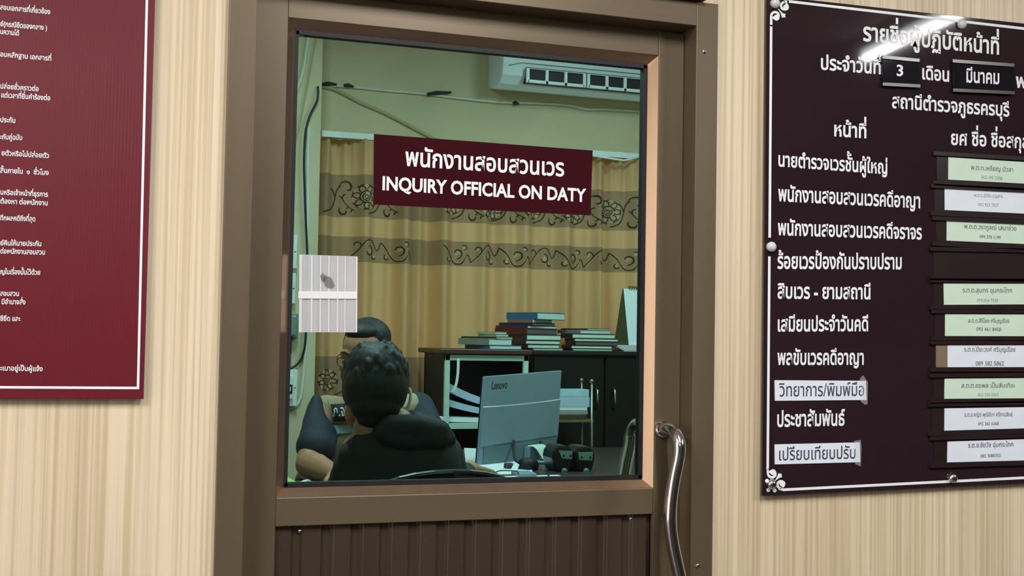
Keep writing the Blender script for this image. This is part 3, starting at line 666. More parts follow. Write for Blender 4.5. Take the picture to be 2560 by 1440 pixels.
mb = MB(); mb.tube([(at(1470, 385, CY-.05).x, CY-.05, zt-.004), (at(1560, 395, CY-.05).x, CY-.05, zt-.02), (at(1600, 385, CY-.05).x, CY-.05, zt+.005)], .006, 8); mb.build('pull_cord', WHITE_PL, rl)

# wiring and boxes
def wire(name, pts, r, mt, label, cat='cable', seg=8):
    mb = MB(); mb.tube(smoothpath(pts, 6), r, seg); return mb.build(name, mt, label=label, cat=cat)
CAB_W = mat('white_cable', (214, 216, 204), .5, 0, .05); CAB_K = mat('black_cable', (24, 26, 24), .5); DIRT = mat('dark_tape', (40, 44, 36), .8)
WB = BACK-.008
wire('cable', [at(797, 213, WB), at(870, 217, WB), at(960, 226, WB), at(1062, 235, WB), at(1150, 246, WB), at(1250, 256, WB), at(1350, 259, WB), at(1420, 264, WB), at(1470, 274, WB), at(1520, 274, WB), at(1640, 282, WB)], .0065, CAB_W, 'white cable clipped along the office back wall under the air conditioner')
wire('cable', [at(799, 215, WB), at(840, 225, WB), at(900, 256, WB), at(960, 282, WB), at(1030, 318, WB), at(1090, 350, WB)], .009, mat('painted_cable', (176, 168, 128), .6), 'wall-coloured cable drooping from the pillar corner to behind the red sign')
for i, (a, b_, lab) in enumerate((((806, 211), (842, 211), 'near the pillar corner'), ((860, 214), (884, 217), 'left of the middle of the cable'), ((1068, 236), (1128, 231), 'in the middle of the cable'), ((1283, 258), (1297, 260), 'under the air conditioner'))):
    mb = MB(); p_, q_ = at(*a, WB-.012), at(*b_, WB-.012); mb.tube([p_, p_.lerp(q_, .4)+Vector((0, 0, .004)), q_], [.008, .011, .005], 8)
    mb.build('cable_tie', DIRT, label='dark scrap of tape on the white wall cable, '+lab, cat='tape')
FP = PIL-.008
wire('cable', [at(795, 216, FP), at(793, 250, FP-.01), at(775, 288, FP-.01), at(764, 330, FP-.01), at(760, 400, FP-.01), at(762, 480, FP-.01), at(765, 560, FP-.01), at(768, 640, FP-.01), at(766, 740, FP-.01), at(765, 830, FP-.01), at(759, 880, FP-.01), at(742, 912, FP-.01), at(700, 934, FP-.01)], .0052, CAB_K, 'black cable hanging down the pillar past the switch boxes')
wire('conduit', [at(772, 316, FP), at(769, 400, FP), at(769, 520, FP), at(767, 600, FP), at(766, 720, FP), at(765, 820, FP), at(763, 880, FP), at(758, 940, FP), at(753, 985, FP), at(744, 1010, FP), at(730, 1020, FP), at(700, 1022, FP)], .0075, CAB_W, 'white conduit running down the pillar and curving under the lowest switch box', 'conduit')
wire('conduit', [at(772, 80, FP), at(765, 130, FP), at(757, 180, FP), at(742, 225, FP), at(722, 275, FP)], .0075, CAB_W, 'white conduit slanting across the top of the pillar', 'conduit')
wire('cable', [at(792, 85, FP), at(780, 150, FP), at(765, 230, FP), at(745, 330, FP), at(720, 420, FP)], .003, mat('painted_cable', (176, 168, 128), .6), 'thin painted-over cable slanting down the pillar')
GREYP = mat('grey_meter_plastic', (120, 140, 132), .3, 0, .05)
def swbox(q, label, kind):
    t = thing('switch_box', label, 'switch box', at(q[2], q[3], PIL), 'switch boxes on the pillar')
    x0, x1 = at(690, q[1], FP-.03).x, at(q[2], q[1], FP-.03).x; z1, z0 = at(q[2], q[1], FP-.03).z, at(q[2], q[3], FP-.03).z
    MB().box(x0, x1, FP-.035, PIL, z0, z1).build('back_plate', WHITE_PL if kind < 3 else GREYP, t, bevel=.004)
    h = z1-z0; xx = x1-.022
    if kind == 1:
        MB().box(x0, xx, FP-.06, FP-.035, z0+h*.2, z0+h*.86).build('cover', WHITE_PL, t, bevel=.006)
        k = MB(); k.box(x0, xx-.004, FP-.064, FP-.06, z0+h*.36, z0+h*.60); k.build('breaker_frame', GASKET, t)
        MB().box(x0, xx-.012, FP-.07, FP-.064, z0+h*.42, z0+h*.54).build('breaker_switch', WHITE_PL, t, bevel=.001)
    elif kind == 2:
        k = MB(); k.box(x0, xx-.012, FP-.07, FP-.035, z0+h*.28, z0+h*.66); k.build('black_plug', GASKET, t, bevel=.004)
    else:
        MB().box(x0, x1-.012, FP-.075, FP-.035, z0+h*.08, z1-h*.06).build('meter_body', GREYP, t, bevel=.01)
        MB().box(x0, x1-.03, FP-.06, FP-.01, z0-.07, z0+.01).build('terminal_cover', GASKET, t, bevel=.004)
    s_ = MB(); s_.ell((x1-.01, FP-.036, z0+h*.5), .003, .002, .003); s_.build('screw', GASKET, t)
swbox((719, 588, 744, 672), 'uppermost pale breaker box on the pillar, beside the door frame', 1)
swbox((719, 683, 740, 760), 'pale box with a black plug on the pillar, under the uppermost breaker box', 2)
swbox((719, 784, 746, 846), 'grey meter box on the pillar beside the plastic sheet', 3)
swbox((716, 924, 744, 1016), 'lowest pale breaker box on the pillar, with the conduit curving under it', 1)

# air conditioner
acx0 = at(1254, 205, 3.38).x; acx1 = acx0+.92; acz = at(1262, 214, 3.40).z
ac = thing('air_conditioner', 'white wall-mounted air conditioner high on the office wall', 'air conditioner', ((acx0+acx1)/2, BACK, acz))
ACW = mat('air_conditioner_white', (236, 244, 248), .4, 0, .03)
pr = [(BACK, acz+.02), (3.48, acz), (3.41, acz+.012), (3.375, acz+.05), (3.365, acz+.11), (3.375, acz+.29), (3.42, acz+.31), (BACK, acz+.31)]
mb = MB(); mb.prism([(acx0, y, z) for y, z in pr], (acx1-acx0, 0, 0)); mb.build('body', ACW, ac, bevel=.008)
slx = at(1315, 180, 3.36).x; szt, szb = at(1330, 170, 3.36).z, at(1330, 207, 3.36).z
mb = MB(); mb.box(slx, acx1-.06, 3.352, 3.40, szb, szt); mb.build('air_outlet', GASKET, ac)
xw = at(1468, 200, 3.35).x-slx
for k in range(3):
    x0 = slx+k*xw*1.0+.004; x1 = min(x0+xw-.022, acx1-.062)
    if x1-x0 < .05: break
    mb = MB(); zz0, zz1 = szb-.004, szt-.006
    mb.box(x0, x1, 3.338, 3.352, zz0, zz0+.015); mb.box(x0, x1, 3.338, 3.352, zz1-.004, zz1)
    for j in range(4):
        xx = x0+(x1-x0)*j/3; mb.box(xx-.008, xx+.008, 3.338, 3.352, zz0, zz1)
    mb.build('louvre', ACW, ac, bevel=.003)
mb = MB(); mb.tube([(acx0+.03, 3.366, szt+.004), (acx0+.1, 3.364, szt+.022), (acx0+.18, 3.362, szt+.022), (acx1-.03, 3.362, szt+.022)], .0022, 6); mb.build('panel_seam', GREYP, ac)

# ------------------------------------------------------------------ cabinets and what stands on them
BROWN = mat('brown_veneer', (78, 44, 36), .4, 0, .15, 8, (.2, 1, 1)); DKCAB = mat('dark_cabinet', (30, 26, 28), .5, 0, .15); FRAMEW = mat('pale_steel', (196, 222, 206), .45, .1, .04)
K0 = 3.0; ck0, ck1 = at(1113, 890, K0).x, at(1322, 890, K0).x; ckt = at(1180, 885, K0).z
cb = thing('open_cabinet', 'dark cabinet with a brown top, pale steel front frame and one open shelf', 'cabinet', ((ck0+ck1)/2, K0+.18, .07))
MB().box(ck0-.03, ck1+.01, K0-.02, K0+.37, ckt, ckt+.022).build('top', BROWN, cb, bevel=.004)
mb = MB(); mb.box(ck0, ck0+.018, K0+.02, K0+.36, .07, ckt); mb.box(ck1-.018, ck1, K0+.02, K0+.36, .07, ckt); mb.box(ck0, ck1, K0+.345, K0+.36, .07, ckt); mb.build('carcass', DKCAB, cb)
shz = at(1180, 1063, K0).z
fw = .024
mb = MB(); mb.box(ck0, ck0+fw, K0, K0+.02, .07, ckt-.004); mb.box(ck1-fw, ck1, K0, K0+.02, .07, ckt-.004); mb.box(ck0, ck1, K0, K0+.02, ckt-.03, ckt-.004); mb.box(ck0, ck1, K0, K0+.02, .14, .16)
mb.build('front_frame', FRAMEW, cb, bevel=.002)
MB().box(ck0+.018, ck1-.018, K0, K0+.34, shz-.016, shz+.008).build('shelf', FRAMEW, cb)
PAPER = mat('white_paper', (226, 232, 234), .6, 0, .04); BLUEP = mat('bluish_paper', (186, 204, 226), .6, 0, .08, 60, (1, 1, 14))
# sheaf of papers slumped on the shelf: several bundles
for n, (z0, hgt, lift, lab) in enumerate(((0, .022, .02, 'bottom bundle'), (.024, .03, .05, 'middle bundle'), (.056, .034, .085, 'top bundle, curling up highest'))):
    mb = MB(); xa, xb = ck0+.03, ck1-.03; N = 10
    lo = []; hi = []
    for i in range(N+1):
        t = i/N; x = xa+(xb-xa)*t; z = shz+.009+z0+lift*(1-t)**2*(1 if n else .2); lo.append((x, z)); hi.append((x+.004*n, z+hgt*(1-.25*t)))
    mb.prism([(x, K0+.03+.01*n, z) for x, z in lo]+[(x, K0+.03+.01*n, z) for x, z in reversed(hi)], (0, .24, 0))
    mb.build('paper_bundle', BLUEP if n else PAPER, label='slumped paper on the open shelf of the cabinet, '+lab, cat='papers', group='paper bundles on the cabinet shelf')
mb = MB(); pts = [at(1146, 896, K0-.012), at(1145, 930, K0-.012), at(1141, 958, K0-.012), at(1134, 975, K0-.012), at(1128, 980, K0-.012)]
q = smoothpath(pts, 5); mb.add([p_+Vector((s_*.006, 0, 0)) for p_ in q for s_ in (-1, 1)]+[p_+Vector((s_*.006, .002, 0)) for p_ in q for s_ in (-1, 1)], [[2*i, 2*i+1, 2*i+3, 2*i+2] for i in range(len(q)-1)]+[[2*len(q)+2*i, 2*len(q)+2*i+1, 2*len(q)+2*i+3, 2*len(q)+2*i+2] for i in range(len(q)-1)])
mb.build('ribbon', PAPER, label='white ribbon hanging from the top edge of the open cabinet', cat='ribbon')
K2 = 3.12; cx0, cx1 = at(1330, 900, K2).x, at(1680, 900, K2).x; c2t = at(1450, 877, K2).z
c2 = thing('black_cabinet', 'tall black glossy cabinet behind the rack, under the big book piles', 'cabinet', ((cx0+cx1)/2, K2+.14, .07))
BLKG = mat('black_gloss', (18, 20, 22), .25, 0, .2, 5)
MB().box(cx0, cx1, K2, K2+.27, .07, c2t-.02).build('carcass', DKCAB, c2)
for k in range(2):
    xa = cx0+.005+k*(cx1-cx0)/2; dd = MB().box(xa, xa+(cx1-cx0)/2-.01, K2-.016, K2, .1, c2t-.03).build('door', BLKG, c2, bevel=.002)
    mb = MB(); hx = xa+(.04 if k else (cx1-cx0)/2-.05); mb.tube([(hx, K2-.016, 1.0), (hx, K2-.04, 1.01), (hx, K2-.04, 1.09), (hx, K2-.016, 1.1)], .005, 8); mb.build('handle', CHROME, dd)
MB().box(cx0-.01, cx1+.01, K2-.03, K2+.28, c2t-.02, c2t).build('top', DKCAB, c2, bevel=.003)

def book(px, zb_, Y, wr, wl, hpx, ang, cover, pages, label, grp, cat='book', thin=False, spine=None):
    """corner of the book nearest the viewer at pixel column px, lying flat at height zb_; wr, wl = visible run of its page edge and spine"""
    k = ppm(px, 850, Y); a = R(ang); L1 = wr/k/math.cos(a); L2 = min(.23, wl/k/max(.25, math.sin(a))) if wl else .16; h = hpx/k
    c = Vector((at(px, 850, Y).x, Y, zb_)); e1 = Vector((math.cos(a), math.sin(a), 0)); e2 = Vector((-math.sin(a), math.cos(a), 0))
    t = thing('book', label, cat, c, grp); cv = min(.003, h*.14)
    def slab(z0, z1, i0, i1, j0, j1): return ([c+e1*i0+e2*j0+Vector((0, 0, z0)), c+e1*i1+e2*j0+Vector((0, 0, z0)), c+e1*i1+e2*j1+Vector((0, 0, z0)), c+e1*i0+e2*j1+Vector((0, 0, z0))], [c+e1*i0+e2*j0+Vector((0, 0, z1)), c+e1*i1+e2*j0+Vector((0, 0, z1)), c+e1*i1+e2*j1+Vector((0, 0, z1)), c+e1*i0+e2*j1+Vector((0, 0, z1))])
    mb = MB(); mb.hexa(*slab(0, cv, 0, L1, 0, L2)); mb.hexa(*slab(h-cv, h, 0, L1, 0, L2)); mb.hexa(*slab(cv, h-cv, 0, .003, 0, L2)); mb.build('cover', cover, t)
    mb = MB(); i_ = .003; mb.hexa(*slab(cv, h-cv, .003, L1-i_, i_*.6, L2-i_)); mb.build('pages', pages, t)
    return zb_+h+.0004
BLUE = mat('blue_cover', (58, 110, 150), .4); NAVY = mat('navy_cover', (36, 40, 96), .4); MARN = mat('maroon_cover', (98, 44, 44), .45, 0, .12, 40); TANC = mat('tan_cover', (150, 110, 92), .5)
DKC = mat('dark_cover', (46, 40, 48), .4); GREYC = mat('grey_cover', (150, 152, 146), .5); OLV = mat('olive_cover', (170, 178, 122), .5); KHK = mat('dark_olive_cover', (66, 62, 44), .5); GRNC = mat('green_cover', (40, 84, 66), .4)
PG = mat('page_edges', (206, 226, 214), .7, 0, .06, 120, (1, 1, 10)); PGD = mat('dark_page_edges', (96, 92, 96), .7, 0, .1, 120, (1, 1, 10))  # second page-edge tone is darker, used for some volumes
# pile on the open cabinet
g = 'books piled on the open cabinet'; z = ckt+.0225; Y = K0+.03
z = book(1224, z, Y, 94, 30, 10, 14, BLUE, PG, 'thin pale-edged book at the bottom of the left pile', g)
z = book(1222, z, Y, 72, 46, 16, 22, GREYC, PG, 'thick white-paged book with a grey spine in the left pile', g)
z = book(1240, z, Y+.01, 56, 60, 5, 30, KHK, PG, 'thin dark-covered booklet in the left pile', g)
z = book(1240, z, Y+.01, 42, 30, 6, 30, GREYC, PG, 'thin pale booklet second from the top of the left pile', g)
z = book(1238, z, Y+.02, 42, 34, 6, 38, OLV, PG, 'olive green booklet on top of the left pile', g)
# tall pile on the black cabinet
g = 'books in the tall middle pile'; z = c2t+.0006; Y = K2+.0
z = book(1334, z, Y, 84, 20, 4, 8, GREYC, PG, 'flat pale folder at the bottom of the tall pile', g)
z = book(1319, z, Y, 92, 22, 10, 10, DKC, PG, 'lowest white-paged book of the tall pile', g)
z = book(1314, z, Y, 100, 22, 10, 10, DKC, PG, 'middle white-paged book of the tall pile', g)
z = book(1316, z, Y, 100, 26, 14, 10, DKC, PG, 'thick white-paged book at mid height of the tall pile', g)
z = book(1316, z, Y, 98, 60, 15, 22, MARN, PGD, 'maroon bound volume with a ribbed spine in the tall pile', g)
z = book(1318, z, Y, 94, 62, 7, 22, MARN, PG, 'thin maroon volume on the ribbed maroon one', g)
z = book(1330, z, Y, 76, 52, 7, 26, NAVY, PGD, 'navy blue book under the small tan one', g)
z = book(1330, z, Y+.01, 68, 40, 8, 28, TANC, PG, 'small tan-spined book under the blue one', g)
z = book(1342, z, Y, 92, 48, 18, 26, BLUE, PG, 'blue book with white pages topping the tall pile', g)
# right pile
g = 'books in the low right pile'; z = c2t+.0006
z = book(1432, z, Y, 112, 14, 5, 4, KHK, PG, 'lowest thin book of the right pile', g)
z = book(1428, z, Y, 116, 14, 8, 4, DKC, PG, 'dark book second from the bottom of the right pile', g)
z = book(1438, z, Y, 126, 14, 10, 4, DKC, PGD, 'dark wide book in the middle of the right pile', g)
z = book(1436, z, Y, 124, 14, 7, 4, MARN, PG, 'dark red book above the wide dark one in the right pile', g)
z = book(1430, z, Y, 122, 16, 12, 5, DKC, PG, 'black-covered book with a white edge in the right pile', g)
z = book(1450, z, Y, 92, 26, 9, 12, GREYC, PG, 'white booklet near the top of the right pile', g)
z = book(1468, z, Y+.01, 66, 30, 4, 12, KHK, PG, 'thin brownish booklet topping the right pile', g)
# loose papers and calendar at the far right
mb = MB(); pz = c2t+.001
cA = at(1556, 870, K2+.02).x
for k in range(5): mb.box(cA-.01*k, cA+.2, K2+.004*k, K2+.2, pz+k*.006, pz+k*.006+.004)
mb.build('paper_stack', PAPER, label='untidy stack of papers under the desk calendar', cat='papers'); pz += .03
cal = thing('desk_calendar', 'tent-shaped desk calendar with a green side on the paper stack', 'calendar', (cA+.07, K2+.1, pz))
x0, x1 = at(1572, 850, K2+.03).x, at(1572, 850, K2+.03).x+.19; zc_ = at(1570, 722, K2+.1).z
mb = MB(); mb.prism([(x0, K2+.03, pz), (x0, K2+.036, pz), (x0, K2+.106, zc_), (x0, K2+.10, zc_)], (x1-x0, 0, 0)); mb.build('front_page', PAPER, cal)
mb = MB(); mb.prism([(x0, K2+.03, pz), (x0, K2+.20, pz), (x0, K2+.106, zc_), (x0, K2+.10, zc_)], (-.003, 0, 0)); mb.build('side_card', GRNC, cal)
mb = MB(); mb.prism([(x0, K2+.194, pz), (x0, K2+.2, pz), (x0, K2+.106, zc_), (x0, K2+.10, zc_)], (x1-x0, 0, 0)); mb.build('back_card', GRNC, cal)
mb = MB()
for k in range(12): mb.tube([(x0+.03+k*.012, K2+.1+.011*math.cos(t*.785), zc_+.004+.009*math.sin(t*.785)) for t in range(9)], .0016, 6)
mb.build('wire_binding', GASKET, cal)
mb = MB()
for u, v, r in ((.02, .03, .009), (.026, .04, .008), (.018, .046, .006), (.03, .028, .007), (.024, .058, .004)): mb.ell((x0+u, K2+.03+v*.5, pz+v), r, .0012, r*1.2, 10, 6)
mb.build('printed_plant', GRNC, cal)
# rack with papers in front of the black cabinet
RY = 2.86; rx0, rx1 = at(1330, 1050, RY).x, at(1487, 1050, RY).x
rk = thing('steel_rack', 'thin steel rack with one paper-laden shelf in front of the black cabinet', 'rack', ((rx0+rx1)/2, RY+.1, .07))
STEEL = mat('thin_steel', (150, 156, 150), .3, .8, .05)
for (xa, ya) in ((rx0, RY), (rx1, RY), (rx0, RY+.12), (rx1, RY+.12)):
    mb = MB(); mb.tube([(xa, ya, .07), (xa-.012, ya, .8), (xa-.018, ya, 1.14)], .0055, 8); mb.ell((xa-.018, ya, 1.142), .01); mb.build('post', STEEL, rk)
rz = at(1440, 1049, RY).z
MB().box(rx0-.02, rx1-.005, RY, RY+.12, rz-.012, rz).build('shelf', mat('olive_shelf', (110, 102, 62), .5), rk)
mb = MB(); mb.box(rx0-.02, rx1-.005, RY, RY+.12, .45, .462); mb.build('shelf', mat('olive_shelf', (110, 102, 62), .5), rk)
zz = rz+.0005
for w_, h_, mt, lab, cat in ((.25, .02, KHK, 'bottom olive folder on the steel rack shelf', 'folder'), (.26, .018, GREYC, 'grey folder on the steel rack shelf', 'folder'), (.255, .014, PAPER, 'white papers in the middle of the steel rack pile', 'papers'), (.28, .045, BLUEP, 'thick bluish paper bundle on the steel rack', 'papers'), (.27, .035, mat('pale_plastic_wrap', (176, 212, 220), .2), 'plastic-wrapped bundle on top of the steel rack pile', 'papers')):
    x1 = rx1-.03+(w_-.26)*.5; MB().box(x1-w_, x1, RY+.01, RY+.115, zz, zz+h_).build('paper_pile', mt, label=lab, cat=cat, group='papers on the steel rack', bevel=.002); zz += h_+.0005

# ------------------------------------------------------------------ desks and what lies on them
DT = .85; DESK = mat('desk_laminate', (52, 42, 40), .4, 0, .12, 10, (.2, 1, 1)); DLEG = mat('desk_dark_panel', (70, 60, 54), .5)
def desk(nm, x0, x1, y0, y1, label):
    t = thing(nm, label, 'desk', ((x0+x1)/2, (y0+y1)/2, .07))
    MB().box(x0, x1, y0, y1, DT-.028, DT).build('desktop', DESK, t, bevel=.003)
    MB().box(x0+.02, x0+.05, y0+.03, y1-.03, .07, DT-.028).build('side_panel', DLEG, t); MB().box(x1-.05, x1-.02, y0+.03, y1-.03, .07, DT-.028).build('side_panel', DLEG, t)
    MB().box(x0+.05, x1-.05, y0+.1, y0+.12, .35, DT-.028).build('front_panel', DLEG, t)
desk('office_desk', .42, 2.25, 1.40, 2.0-.18, 'wooden office desk between the two seated men')
desk('side_table', 1.25, 2.25, 1.83, 2.80, 'wooden side table carrying the grey monitor')
# monitor
GM = mat('monitor_grey', (130, 150, 164), .4, .1, .04); GMD = mat('monitor_grey_low', (104, 124, 132), .45, .1, .05)
mo = thing('monitor', 'grey all-in-one monitor seen from behind on the side table', 'monitor', Vector((at(1345, 1185, 2.32).x, 2.32, DT)))
TL, TR, BR, BL = at(1213, 941, 2.17), at(1404.6, 926, 2.42), at(1390, 1140, 2.38), at(1196, 1168, 2.13)
ex = (TR-TL); ez = (TL-BL); nrm = ex.cross(ez).normalized()
if nrm.y > 0: nrm = -nrm
fwd = -nrm
mb = MB(); mb.prism([BL, BR, TR, TL], fwd*.014); mb.build('screen_panel', GM, mo, bevel=.003)
mb = MB(); mb.prism([BL+fwd*.0141, BR+fwd*.0141, TR+fwd*.0141, TL+fwd*.0141], fwd*.004); mb.build('display', BLKG, mo)
def mp(u, v, o=0): return BL.lerp(BR, u).lerp(TL.lerp(TR, u), v)+nrm*o
mb = MB(); N = 12; up_ = [mp(i/N, .655-.035*math.sin(math.pi*i/N)*.3+.0, .002) for i in range(N+1)]
mb.tube(up_, .0028, 8); mb.build('seam', PG, mo)
mb = MB(); N = 12
low = [mp(.045+.91*i/N, .02, 0) for i in range(N+1)]; top_ = [mp(.045+.955*i/N, .235-.04*math.sin(math.pi*i/N), 0) for i in range(N+1)]
mb.prism(low+top_[::-1], nrm*.003); mb.build('lower_cover', GMD, mo)
mb = MB(); mb.prism([mp(.0, .22), mp(1, .235), mp(1, .66), mp(0, .66)], nrm*.004); mb.build('raised_cover', GM, mo, bevel=.002)
mb = MB(); o_ = mp(.085, .85, .0008); ux = (BR-BL).normalized(); uz = (TL-BL).normalized(); k = (mp(.285, .85)-mp(.085, .85)).length
text(mb, 'Lenovo', o_, ux, uz, k, .030, off=.02, ref=.69); mb.build('lettering', mat('dark_logo', (58, 70, 72), .4), mo)
# stand
ph = mp(.62, .16, .004); pf = atz(1352, 1189, DT); e_ = ux*.035
mid = ph+nrm*.055
mb = MB(); mb.prism([ph-e_, ph+e_, ph+e_-uz*.06, ph-e_-uz*.06], nrm*.03); mb.build('hinge', GM, mo, bevel=.003)
sp_ = smoothpath([ph+nrm*.02, mid+Vector((0, 0, -.004)), mid+Vector((.03, -.02, -.05)), Vector((mid.x+.05, mid.y-.04, DT+.008))], 6)
vs = []
for q in sp_: vs += [q-e_, q+e_, q+e_+Vector((.0, .012, .004)), q-e_+Vector((0, .012, .004))]
n_ = len(sp_); mb = MB(); mb.add(vs, [[4*i+a, 4*i+(a+1) % 4, 4*i+4+(a+1) % 4, 4*i+4+a] for i in range(n_-1) for a in range(4)]+[[0, 1, 2, 3], [4*n_-4, 4*n_-3, 4*n_-2, 4*n_-1]]); mb.build('stand_neck', FRAMEW, mo, bevel=.002)
b_ = Vector((mid.x+.03, mid.y+.02, DT)); mb = MB(); mb.box(b_.x-.12, b_.x+.12, b_.y-.09, b_.y+.07, DT+.0005, DT+.009); mb.build('stand_base', GM, mo, bevel=.003)
cb_ = MB(); cb_.tube(smoothpath([mp(.4, .24, .006), at(1284, 1125, 2.15), at(1289, 1150, 2.1), at(1306, 1166, 2.05), at(1330, 1175, 2.02), at(1352, 1176, 2.0), at(1364, 1183, 1.98), atz(1372, 1192, DT+.006)], 6), .0055, 8); cb_.build('power_cable', CAB_K, mo)
mb = MB(); mb.tube([mp(.76, .2, .006), mp(.765, .1, .012), mp(.77, .02, .012)], .006, 8); mb.build('signal_plug', GASKET, mo)
# papers and clutter
mb = MB(); qn = [atz(1168, 1190, DT+.0005), atz(1332, 1187, DT+.0005), atz(1322, 1128, DT+.0005), atz(1160, 1122, DT+.0005)]; mb.prism(qn, (0, 0, .004))
mb.build('document_pad', PAPER, label='large white paper pad spread under the monitor and the hand', cat='papers')
mb = MB(); a_ = atz(1172, 1196, DT+.001); mb.box(a_.x-.05, a_.x+.32, a_.y-.16, a_.y-.012, DT+.0005, DT+.008); mb.build('paper_stack', PAPER, label='flat stack of white paper at the front of the desk, below the document pad', cat='papers')
mb = MB(); a_ = atz(1150, 1189, DT+.03); wire('cable', [atz(1172, 1190.5, DT+.016), atz(1225, 1186, DT+.02), atz(1250, 1177, DT+.03), atz(1290, 1178, DT+.03), atz(1296, 1186, DT+.02)], .002, CAB_K, 'thin black cable curling over the white paper on the desk')
mb = MB(); mb.prism([at(1266, 1160, 2.0), at(1284, 1158, 2.0), at(1281, 1188, 1.98), at(1264, 1187, 1.98)], (0, .03, 0)); mb.build('ink_box', mat('black_purple_box', (34, 26, 44), .4), label='small black and purple box on the desk under the monitor', cat='box', bevel=.002)
mb = MB(); mb.prism([at(1286, 1155, 1.95), at(1297, 1162, 1.95), at(1293, 1172, 1.93), at(1279, 1190, 1.9), at(1271, 1188, 1.9)], (.004, .004, 0)); mb.build('white_card', PAPER, label='white card leaning beside the monitor stand', cat='card')
mb = MB()
pc = at(1309, 1165, 1.96); mb.tube([pc, pc+Vector((.045, .03, 0))], .028, 20, 0); mb.build('tape_roll', GASKET, label='black roll with a pale rim standing by the monitor stand', cat='tape roll')
mb = MB(); mb.box(atz(1290, 1196, DT).x, atz(1340, 1196, DT).x, 1.72, 1.80, DT, DT+.02); mb.build('mouse_pad_box', GM, label='grey flat box at the desk front below the monitor stand', cat='box', bevel=.006)
PANELB = mat('pale_teal_panel', (126, 160, 154), .45)
def speaker(q, panel, label):
    Y = 1.9; t = thing('desk_speaker', label, 'speaker', Vector((at(q[0], 1190, Y).x, Y, DT)), 'black rounded speakers')
    x0, x1, z1 = at(q[0], q[1], Y).x, at(q[2], q[1], Y).x, at(q[0], q[1], Y).z
    mb = MB(); mb.prism([(x0+.012, Y, DT+.0005), (x1-.012, Y, DT+.0005), (x1, Y, DT+.05), (x1-.004, Y, z1-.02), (x1-.02, Y, z1), (x0+.02, Y, z1), (x0+.004, Y, z1-.02), (x0, Y, DT+.05)], (0, .11, 0)); mb.build('body', BLKG, t, bevel=.008)
    mb = MB(); quadplate(mb, panel, Y-.004, Y); pn = mb.build('panel', PANELB, t)
    mb = MB()
    for k in (.16, .84):
        x = at(panel[3][0]+(panel[2][0]-panel[3][0])*k, panel[3][1]-7, Y-.005); mb.ell((x.x, Y-.005, x.z), .0042, .002, .0042, 10, 6)
    mb.build('dial', GASKET, pn)
    c = at((q[0]+q[2])/2+4, 1178, Y-.006); mb = MB(); mb.tube([(c.x, Y, c.z), (c.x, Y-.006, c.z)], .011, 16); mb.build('cone', GMD, t)
speaker((1382, 1115, 1434), [(1397, 1126), (1431, 1128), (1430, 1148), (1405, 1146)], 'left black speaker with a pale panel, next to the monitor')
speaker((1436, 1117, 1489), [(1446, 1131), (1482, 1130), (1481, 1151), (1449, 1150)], 'right black speaker with a pale panel, next to the rack post')
for pts, mt, lab in (([(1363, 1179), (1370, 1177), (1369, 1172), (1372, 1178)], PAPER, 'tiny white scrap beside the monitor cable'), ([(1364, 1184), (1389, 1174), (1372, 1186)], PAPER, 'white pointed paper scrap in front of the left speaker'), ([(1430, 1192), (1435, 1168), (1438, 1192)], PAPER, 'white paper sliver standing between the two speakers')):
    mb = MB(); mb.prism([at(x, y, 2.05) for x, y in pts], (0, .004, 0)); mb.build('paper_scrap', mt, label=lab, cat='paper')
cr = thing('stationery_pile', 'small heap of navy and white folded papers at the right end of the desk', 'papers', at(1515, 1192, 2.1))
for nm, pts, mt, y in (('folded_paper', [(1492, 1170), (1530, 1178), (1525, 1190), (1491, 1188)], NAVY, 2.1), ('folded_paper', [(1493, 1175), (1520, 1181), (1518, 1184), (1492, 1179)], PAPER, 2.08), ('folded_paper', [(1505, 1189), (1524, 1180), (1526, 1183), (1510, 1191)], PAPER, 2.07), ('folded_paper', [(1530, 1172), (1541, 1184), (1539, 1187), (1526, 1179)], PANELB, 2.09)):
    mb = MB(); mb.prism([at(a_, b__, y) for a_, b__ in pts], (0, .02, .002)); mb.build(nm, mt, cr)
mb = MB(); mb.prism([at(1522, 1160, 2.16), at(1551, 1169, 2.16), at(1552, 1176, 2.16), at(1524, 1166, 2.16)], (0, .012, 0)); mb.build('ruler', mat('grey_ruler', (132, 128, 124), .5), label='grey ruler lying over the folded papers at the right', cat='ruler')
mb = MB(); mb.prism([atz(696, 1192, DT+.02), at(716, 1193, 1.7), at(742, 1209, 1.66), atz(700, 1225, DT+.001)], (0, 0, .004)); mb.build('green_folder', mat('lime_folder', (150, 205, 96), .5), label='bright green folder at the left end of the desk', cat='folder')
mb = MB(); mb.tube(smoothpath([at(748, 1212, 1.64), at(757, 1206, 1.66), at(770, 1203, 1.68), at(776, 1208, 1.68)], 5), .006, 8); mb.build('paper_curl', PAPER, label='curled white paper edge beside the officer forearm', cat='paper')
lbx = thing('carton', 'small pale carton with a white lid on the side table, left of the open cabinet', 'box', (at(1098, 1065, 2.62).x, 2.69, DT))
x0, x1 = at(1078, 1050, 2.62).x, at(1111, 1050, 2.62).x; z0, z1 = DT+.0005, at(1098, 1043, 2.62).z
MB().box(x0, x1, 2.62, 2.76, z0, z1-.02).build('body', OLV, lbx); MB().box(x0-.002, x1+.002, 2.618, 2.762, z1-.02, z1).build('lid', PAPER, lbx)
